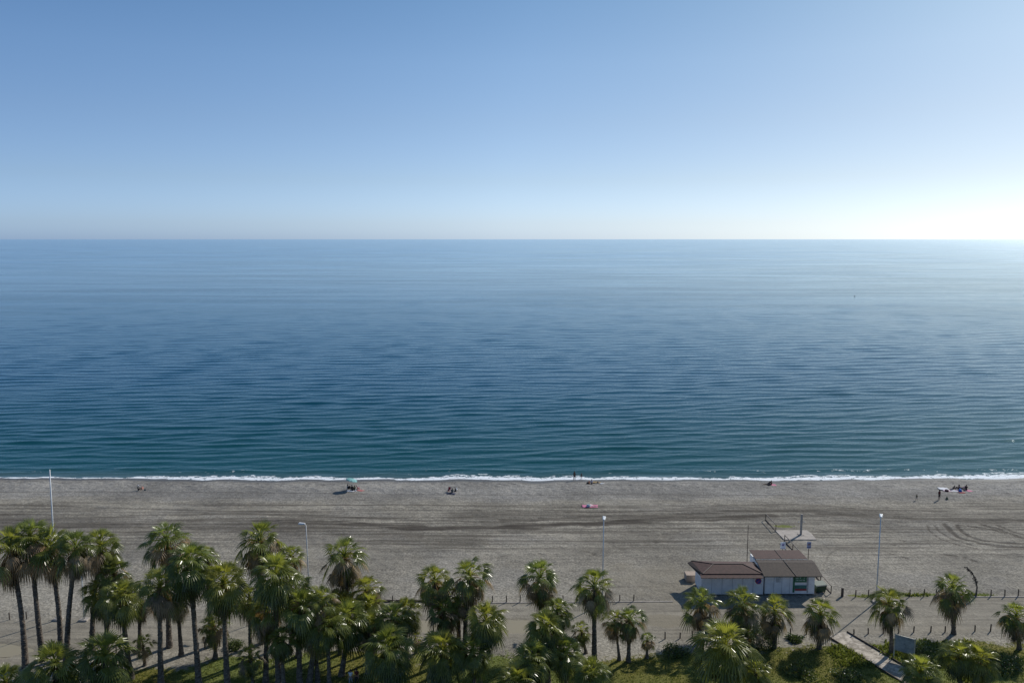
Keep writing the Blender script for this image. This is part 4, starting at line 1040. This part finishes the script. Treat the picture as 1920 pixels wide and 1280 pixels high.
def person(loc, rz, pose, h, lab, top='shirt', topc=None, bot='shorts', botc=None, hair=True, hat=None, skin=None, bag=None):
    k = empty('person', loc, lab, 'person', None, rz); s = h / 1.72; k.scale = (s, s, s)
    P = {a: Vector(b) for a, b in POSE[pose].items()}
    V = []; E = []
    def add(p, r, par=None):
        V.append((Vector(p), r)); 
        if par is not None: E.append((par, len(V) - 1))
        return len(V) - 1
    pe = add(P['pel'], .135); wa = add(P['wai'], .115, pe); ch = add(P['che'], .135, wa); ne = add(P['nec'], .058, ch)
    hd = add(P['hd'], .088, ne); tp = add(P['top'], .068, hd)
    fwd = (P['toe'] - P['an']); fwd.z *= .2; fwd.normalize()
    if pose == 'lie': fwd = Vector((0, 0, 1))
    add(P['hd'] + fwd * .10 + Vector((0, 0, -.005)), .016, hd)           # nose
    for sx in (-1, 1):
        m = lambda v: Vector((v.x * sx, v.y, v.z))
        add(m(Vector((.088, P['hd'].y - .01, P['hd'].z))), .016, hd)      # ears
        a = add(m(P['sh']), .062, ch); b = add(m(P['el']), .044, a); c = add(m(P['wr']), .027, b)
        dr = (m(P['wr']) - m(P['el'])).normalized(); sd = dr.cross(Vector((0, 0, 1))); sd = (sd.normalized() if sd.length > .1 else Vector((1, 0, 0)))
        pm_ = add(m(P['wr']) + dr * .07, .030, c)
        for q in range(4):
            off = sd * (.018 * (q - 1.5)); L = (.060, .070, .064, .050)[q]
            f1 = add(m(P['wr']) + dr * .11 + off, .009, pm_); f2 = add(m(P['wr']) + dr * (.11 + L * .6) + off * 1.15, .008, f1); add(m(P['wr']) + dr * (.11 + L) + off * 1.15 + Vector((0, .012, -.006)), .006, f2)
        t1 = add(m(P['wr']) + dr * .05 + sd * .040, .011, pm_); add(m(P['wr']) + dr * .09 + sd * .058, .008, t1)
        two = pose == 'walk' and sx < 0
        a = add(m(P['hip']), .088, pe); b = add(m(P['kn2' if two else 'kn']), .056, a); c = add(m(P['an2' if two else 'an']), .036, b); add(m(P['toe2' if two else 'toe']), .030, c)
    skel('body', V, E, skin or M_skin, k)
    if topc is not None:
        V = [(P['wai'] - (P['wai'] - P['pel']) * .7, .150), (P['wai'], .138), (P['che'], .155), (P['nec'] - (P['nec'] - P['che']) * .35, .085)]; E = [(0, 1), (1, 2), (2, 3)]
        for sx in (-1, 1):
            m = lambda v: Vector((v.x * sx, v.y, v.z))
            V.append((m(P['sh']), .080)); E.append((2, len(V) - 1)); V.append((m(P['sh']).lerp(m(P['el']), .62), .066)); E.append((len(V) - 2, len(V) - 1))
        skel('shirt', V, E, topc, k)
    if botc is not None:
        V = [(P['pel'] + (P['wai'] - P['pel']) * .35, .145), (P['pel'], .152)]; E = [(0, 1)]
        full = bot == 'trousers'
        for sx in (-1, 1):
            m = lambda v: Vector((v.x * sx, v.y, v.z)); two = pose == 'walk' and sx < 0
            V.append((m(P['hip']), .104)); E.append((1, len(V) - 1)); kn = m(P['kn2' if two else 'kn'])
            V.append((m(P['hip']).lerp(kn, .9), .078)); E.append((len(V) - 2, len(V) - 1))
            if full: V.append((kn.lerp(m(P['an2' if two else 'an']), .9), .055)); E.append((len(V) - 2, len(V) - 1))
        skel(bot, V, E, botc, k, 1)
    if hat is not None:
        m = MB(); c = P['hd'].lerp(P['top'], .55); m.ball(c + Vector((0, -.01, .03)), (.115, .125, .105)); m.ball(c + fwd * .12 + Vector((0, 0, .02)), (.08, .09, .018)); m.smooth = True; m.build('cap', hat, k)
    elif hair:
        m = MB(); c = P['hd'].lerp(P['top'], .45); m.ball(c - fwd * .03 + Vector((0, 0, .02)), (.108, .118, .112)); m.ball(c - fwd * .06 + Vector((0, 0, -.06)), (.09, .07, .11)); m.smooth = True; m.build('hair', hair if hair is not True else M_hair, k)
    return k
def towel(px, py, w_, l_, rz, mat, lab, grp=None, name='towel'):
    g = GG(px, py); nx_, ny_ = 12, 16; m = MB(); r = random.Random(int(px * 7)); o1, o2 = r.uniform(0, 6), r.uniform(0, 6)
    T = []
    for lay in (0, 1):
        for j in range(ny_ + 1):
            for i in range(nx_ + 1):
                x = (i / nx_ - .5) * w_; y = (j / ny_ - .5) * l_
                x += .04 * math.sin(y * 3 + o1); y += .04 * math.sin(x * 4 + o2)
                z = .05 + .025 * math.sin(x * 7 + o1) * math.sin(y * 5 + o2) + .015 * math.sin(x * 15 + y * 9)
                T.append(m.vert((x, y, z + (.012 if lay else 0))))
    n = (nx_ + 1) * (ny_ + 1)
    for j in range(ny_):
        for i in range(nx_):
            a = j * (nx_ + 1) + i; m.f.append([a, a + nx_ + 1, a + nx_ + 2, a + 1]); b = a + n; m.f.append([b, b + 1, b + nx_ + 2, b + nx_ + 1])
    edge = [i for i in range(nx_ + 1)] + [j * (nx_ + 1) + nx_ for j in range(1, ny_ + 1)] + [ny_ * (nx_ + 1) + i for i in range(nx_ - 1, -1, -1)] + [j * (nx_ + 1) for j in range(ny_ - 1, 0, -1)]
    for a, b in zip(edge, edge[1:] + edge[:1]): m.f.append([a, b, b + n, a + n])
    m.smooth = True; o = m.build(name, mat, loc=g); o.rotation_euler = (0, 0, rz); return tag(o, lab, name.replace('_', ' '), grp)
def bag(px, py, size, mat, lab, name='beach_bag', dz=0.):
    g = GG(px, py); k = empty(name, g + Vector((0, 0, dz)), lab, 'bag', None, random.uniform(0, 3))
    w_, d_, h_ = size; m = MB(); m.hexa([(-w_ / 2, -d_ / 2, 0), (w_ / 2, -d_ / 2, 0), (w_ / 2, d_ / 2, 0), (-w_ / 2, d_ / 2, 0)], [(-w_ * .42, -d_ * .3, h_), (w_ * .42, -d_ * .3, h_), (w_ * .42, d_ * .3, h_), (-w_ * .42, d_ * .3, h_)])
    m.build('body', mat, k, bevel=min(size) * .18)
    for s_ in (-1, 1):
        m = MB(); m.tube([(-w_ * .22, s_ * d_ * .2, h_ * .95), (-w_ * .15, s_ * d_ * .22, h_ * 1.35), (w_ * .15, s_ * d_ * .22, h_ * 1.35), (w_ * .22, s_ * d_ * .2, h_ * .95)], .015, 5); m.build('handle', mat, k)
    return k
def chair(px, py, rz, mat, lab):
    g = GG(px, py); k = empty('beach_chair', g, lab, 'folding chair', None, rz)
    m = MB(); m.box((0, 0, .27), (.52, .48, .035), 0, R_(6)); m.build('seat', mat, k)
    m = MB(); m.box((0, -.34, .56), (.52, .035, .62), 0, R_(22)); m.build('backrest', mat, k)
    for sx in (-1, 1):
        m = MB(); m.tube([(sx * .27, .28, 0), (sx * .27, -.05, .27), (sx * .27, -.46, .86)], .014, 6); m.tube([(sx * .27, -.34, 0), (sx * .27, .0, .27), (sx * .27, .24, .30)], .014, 6); m.build('leg', M_white_metal, k)
        m = MB(); m.box((sx * .29, -.05, .46), (.05, .42, .025)); m.build('armrest', M_white_metal, k)
    return k
blk = cloth('black', (.018, .018, .022)); navy = cloth('navy', (.02, .03, .07)); redc = cloth('red', (.35, .025, .03)); dred = cloth('dark_red', (.10, .012, .014))
wht = cloth('white', (.66, .67, .70)); grey = cloth('grey', (.22, .23, .25)); pink = cloth('pink', (.58, .18, .29)); blu = cloth('blue', (.02, .12, .42)); teal = cloth('teal', (.20, .42, .41)); olive = cloth('olive', (.10, .12, .06)); dgr = cloth('dark_green_grey', (.05, .08, .085)); cream = cloth('cream', (.55, .5, .42))

# seated alone, left
person(GG(259.5, 918.5), R_(-100), 'sit', 1.72, 'person in a white cap and dark top sitting alone on the pebbles at left', topc=dgr, botc=blk, bot='trousers', hat=wht)
bag(267, 916, (.5, .3, .4), cloth('salmon', (.42, .2, .16)), 'small salmon bag beside the lone seated person')
bag(272, 918.5, (.45, .3, .22), dgr, 'small dark green bag right of the lone seated person')
# parasol
g = GG(664, 918); k = empty('beach_parasol', g, 'turquoise parasol tilted over the family on the left half of the beach', 'parasol')
tp_ = Vector(at_y(660, 896.5, g.y)) - g + Vector((0, 0, 0)); Rr = 1.08
tip = Vector((.0, .0, 0)); Mt = Matrix.Rotation(R_(14), 3, 'Y') @ Matrix.Rotation(R_(-6), 3, 'X')
m = MB(); n = 10; hub = m.vert(tp_ + Mt @ Vector((0, 0, .0)))
prev = [hub] * (n * 2)
ringsP = []
for rad, zz in ((.45, -.07), (.85, -.24), (1.0, -.42)):
    ring = []
    for j in range(n * 2):
        a = math.pi * j / n; rr = Rr * rad * (1 if j % 2 == 0 else .955); ring.append(m.vert(tp_ + Mt @ Vector((math.cos(a) * rr, math.sin(a) * rr, zz * Rr * .8 - (.0 if j % 2 == 0 else .02)))))
    ringsP.append(ring)
for j in range(n * 2): m.f.append([hub, ringsP[0][j], ringsP[0][(j + 1) % (n * 2)]])
for a_, b_ in zip(ringsP, ringsP[1:]):
    for j in range(n * 2): m.f.append([a_[j], b_[j], b_[(j + 1) % (n * 2)], a_[(j + 1) % (n * 2)]])
cn = m.build('canopy', teal, k); sol = cn.modifiers.new('solid', 'SOLIDIFY'); sol.thickness = .01
m = MB(); m.tube([Vector((0, 0, -.2)), tp_ * .6, tp_ + Mt @ Vector((0, 0, .08))], .022, 8); m.build('pole', M_white_metal, k)
for j in range(n):
    a = 2 * math.pi * j / n; m = MB(); m.tube([tp_ + Mt @ Vector((0, 0, -.03)), tp_ + Mt @ Vector((math.cos(a) * Rr * .85, math.sin(a) * Rr * .85, -.22 * Rr))], .008, 5); m.build('rib', M_white_metal, k)
chair(653, 917.5, R_(35), blk, 'black folding chair at the left under the turquoise parasol')
person(GG(652, 917.5) + Vector((0, 0, .12)), R_(-80), 'sit', 1.7, 'dark haired person in a grey top sitting leftmost under the turquoise parasol', topc=grey, botc=navy, bot='trousers')
person(GG(660, 918.3), R_(20), 'sit', 1.75, 'person in black sitting in the middle under the turquoise parasol', topc=blk, botc=blk, bot='trousers')
person(GG(665, 918.6), R_(60), 'sit', 1.65, 'person in dark olive sitting rightmost under the turquoise parasol', topc=olive, botc=blk)
bag(662.5, 919.6, (.5, .35, .38), blk, 'black cool bag in front of the people under the parasol')
towel(657, 920.4, .7, 1.5, R_(70), wht, 'pale towel lying in front of the people under the parasol')
chair(672.5, 917, R_(-60), redc, 'red folding chair right of the turquoise parasol')
towel(675, 919, .8, 1.5, R_(60), cloth('coral', (.45, .16, .15)), 'coral towel right of the red folding chair')
bag(667, 920.5, (.3, .2, .2), wht, 'small white bag at the foot of the parasol group')
# group with red chair
chair(841, 922.5, R_(150), redc, 'red folding chair left of the person in the group near the middle')
person(GG(848, 924), R_(10), 'sit', 1.72, 'person in a grey green top sitting beside the red chair', topc=dgr, botc=cream)
towel(846, 925, .8, 1.6, R_(80), navy, 'dark blue towel under the person beside the red chair')
bag(854, 920.3, (.6, .35, .42), blk, 'black bag right of the person beside the red chair')
bag(856, 918.6, (.35, .25, .3), wht, 'white bag behind the black bag near the middle group')
# waterline pair
person(GG(1077, 900.5), R_(160), 'stand', 1.83, 'adult in black trousers standing at the waterline', topc=None, botc=blk, bot='trousers', skin=simple('skin_dark', (.12, .065, .045), .6))
person(GG(1090, 898.0), R_(185), 'stand', 1.22, 'child standing at the waterline right of the adult', topc=None, botc=navy, skin=simple('skin_dark', (.12, .065, .045), .6))
person(GG(1109.5, 906.5), R_(170), 'sit', 1.72, 'person in a white top sitting just below the waterline pair', topc=wht, botc=navy, bot='trousers')
bag(1104.5, 907, (.45, .3, .5), cloth('orange', (.45, .15, .06)), 'orange bag left of the person in the white top')
bag(1101.5, 907, (.4, .3, .3), blk, 'small black bag left of the orange bag near the water')
towel(1118, 905, 1.0, 1.5, R_(70), cloth('ochre', (.28, .2, .09)), 'ochre towel right of the person in the white top')
bag(1121, 905.6, (.45, .3, .2), blk, 'flat black bag on the right of the ochre towel')
towel(1129, 906.8, .35, .8, R_(70), wht, 'small white cloth lying far right of the ochre towel')
# pink towel
towel(1106, 948.7, 2.7, 1.25, R_(2), pink, 'pink towel spread on the sand above the middle lamp post')
bag(1103.5, 949.5, (.7, .5, .35), cloth('pale_grey', (.5, .58, .6)), 'pale grey bag lying on the pink towel', dz=.06)
towel(1108.5, 947.5, .45, .9, R_(30), cloth('light_pink', (.7, .5, .52)), 'light pink cloth lying crumpled on the pink towel').location.z += .05
# couple on pink mat
towel(1449, 910, 1.15, 1.0, R_(8), pink, 'pink mat beside the seated couple near the water')
person(GG(1438.5, 909.5), R_(100), 'recline', 1.75, 'person in black leaning back, left one of the seated couple', topc=blk, botc=blk)
person(GG(1446, 909.5), R_(100), 'sit', 1.68, 'person with long dark hair and dark red top, right one of the couple', topc=dred, botc=blk)
bag(1442, 910.5, (.4, .3, .25), blk, 'black bag in front of the seated couple')
# standing man, child, small thing
person(GG(1760.5, 936.8), R_(200), 'stand', 1.80, 'man in a dark red shirt and black shorts standing alone on the right', topc=dred, botc=blk, skin=simple('skin_dark', (.12, .065, .045), .6))
person(GG(1718.5, 937.3), R_(120), 'walk', 1.12, 'small child in grey walking left of the man in the dark red shirt', topc=olive, botc=grey)
bag(1775.5, 935.6, (.55, .35, .35), olive, 'small olive and white bag on the sand right of the standing man')
# sprawling group on the right
towel(1769, 916.5, 1.7, 1.3, R_(-6), wht, 'large white towel left in the sprawling group on the right', 'towels of the right hand group')
towel(1776, 919, 1.5, 1.2, R_(-10), cloth('pale_pink', (.62, .48, .52)), 'pale pink towel beside the large white one', 'towels of the right hand group')
bag(1775, 921, (.65, .45, .35), dred, 'dark red bag on the pale pink towel')
person(GG(1786, 917.5), R_(120), 'recline', 1.75, 'person in dark clothes reclining, leftmost in the right hand group', topc=blk, botc=navy, bot='trousers')
towel(1789, 920, .8, 1.2, R_(60), wht, 'small white towel in front of the leftmost reclining person', 'towels of the right hand group')
person(GG(1798, 916.5), R_(80), 'sit', 1.7, 'person in navy sitting in the middle of the right hand group', topc=navy, botc=blk, bot='trousers')
person(GG(1804, 915.5), R_(60), 'recline', 1.65, 'person in a pink top behind the blue bag', topc=cloth('rose', (.45, .2, .3)), botc=blk)
person(GG(1811.5, 917.5), R_(150), 'sit', 1.72, 'person in black sitting at the right end of the right hand group', topc=blk, botc=blk, bot='trousers')
bag(1800.5, 921, (.95, .5, .45), blu, 'large bright blue bag in front of the right hand group')
towel(1796, 919.5, 1.3, .9, R_(10), cloth('mauve', (.35, .2, .28)), 'mauve towel left of the bright blue bag', 'towels of the right hand group')
towel(1804, 923.8, 1.2, .45, R_(4), redc, 'narrow red cloth below the bright blue bag', 'towels of the right hand group')
towel(1815.5, 920, 1.0, 1.1, R_(20), pink, 'pink towel at the right end of the right hand group', 'towels of the right hand group')
bag(1811, 915.2, (.4, .3, .3), wht, 'white bag beside the person at the right end')
# walkers in the park
person(GG(658, 1284), R_(175), 'walk', 1.70, 'person in a white top walking on the lawn at the bottom edge', topc=wht, botc=grey, bot='trousers', bag=None)
person(GG(669, 1283), R_(178), 'walk', 1.78, 'person in dark clothes walking beside the one in white', topc=dred, botc=blk, bot='trousers')
# swimmer / buoy far out
b = at_y(1602.5, 554.5, 1); dd_ = ray(1602.5, 555.2); t_ = (SEA_Z - H_CAM) / dd_[2]
k = empty('mooring_buoy', (dd_[0] * t_, dd_[1] * t_, SEA_Z), 'small dark buoy floating alone far out on the right', 'buoy')
m = MB(); m.ball((0, 0, .25), (.34, .34, .36), 14, 8); m.smooth = True; m.build('float', blk, k)
m = MB(); m.tube([(0, 0, .6), (0, 0, .9)], .05, 6); m.build('top_ring', blk, k)
print('objects', len(bpy.data.objects))
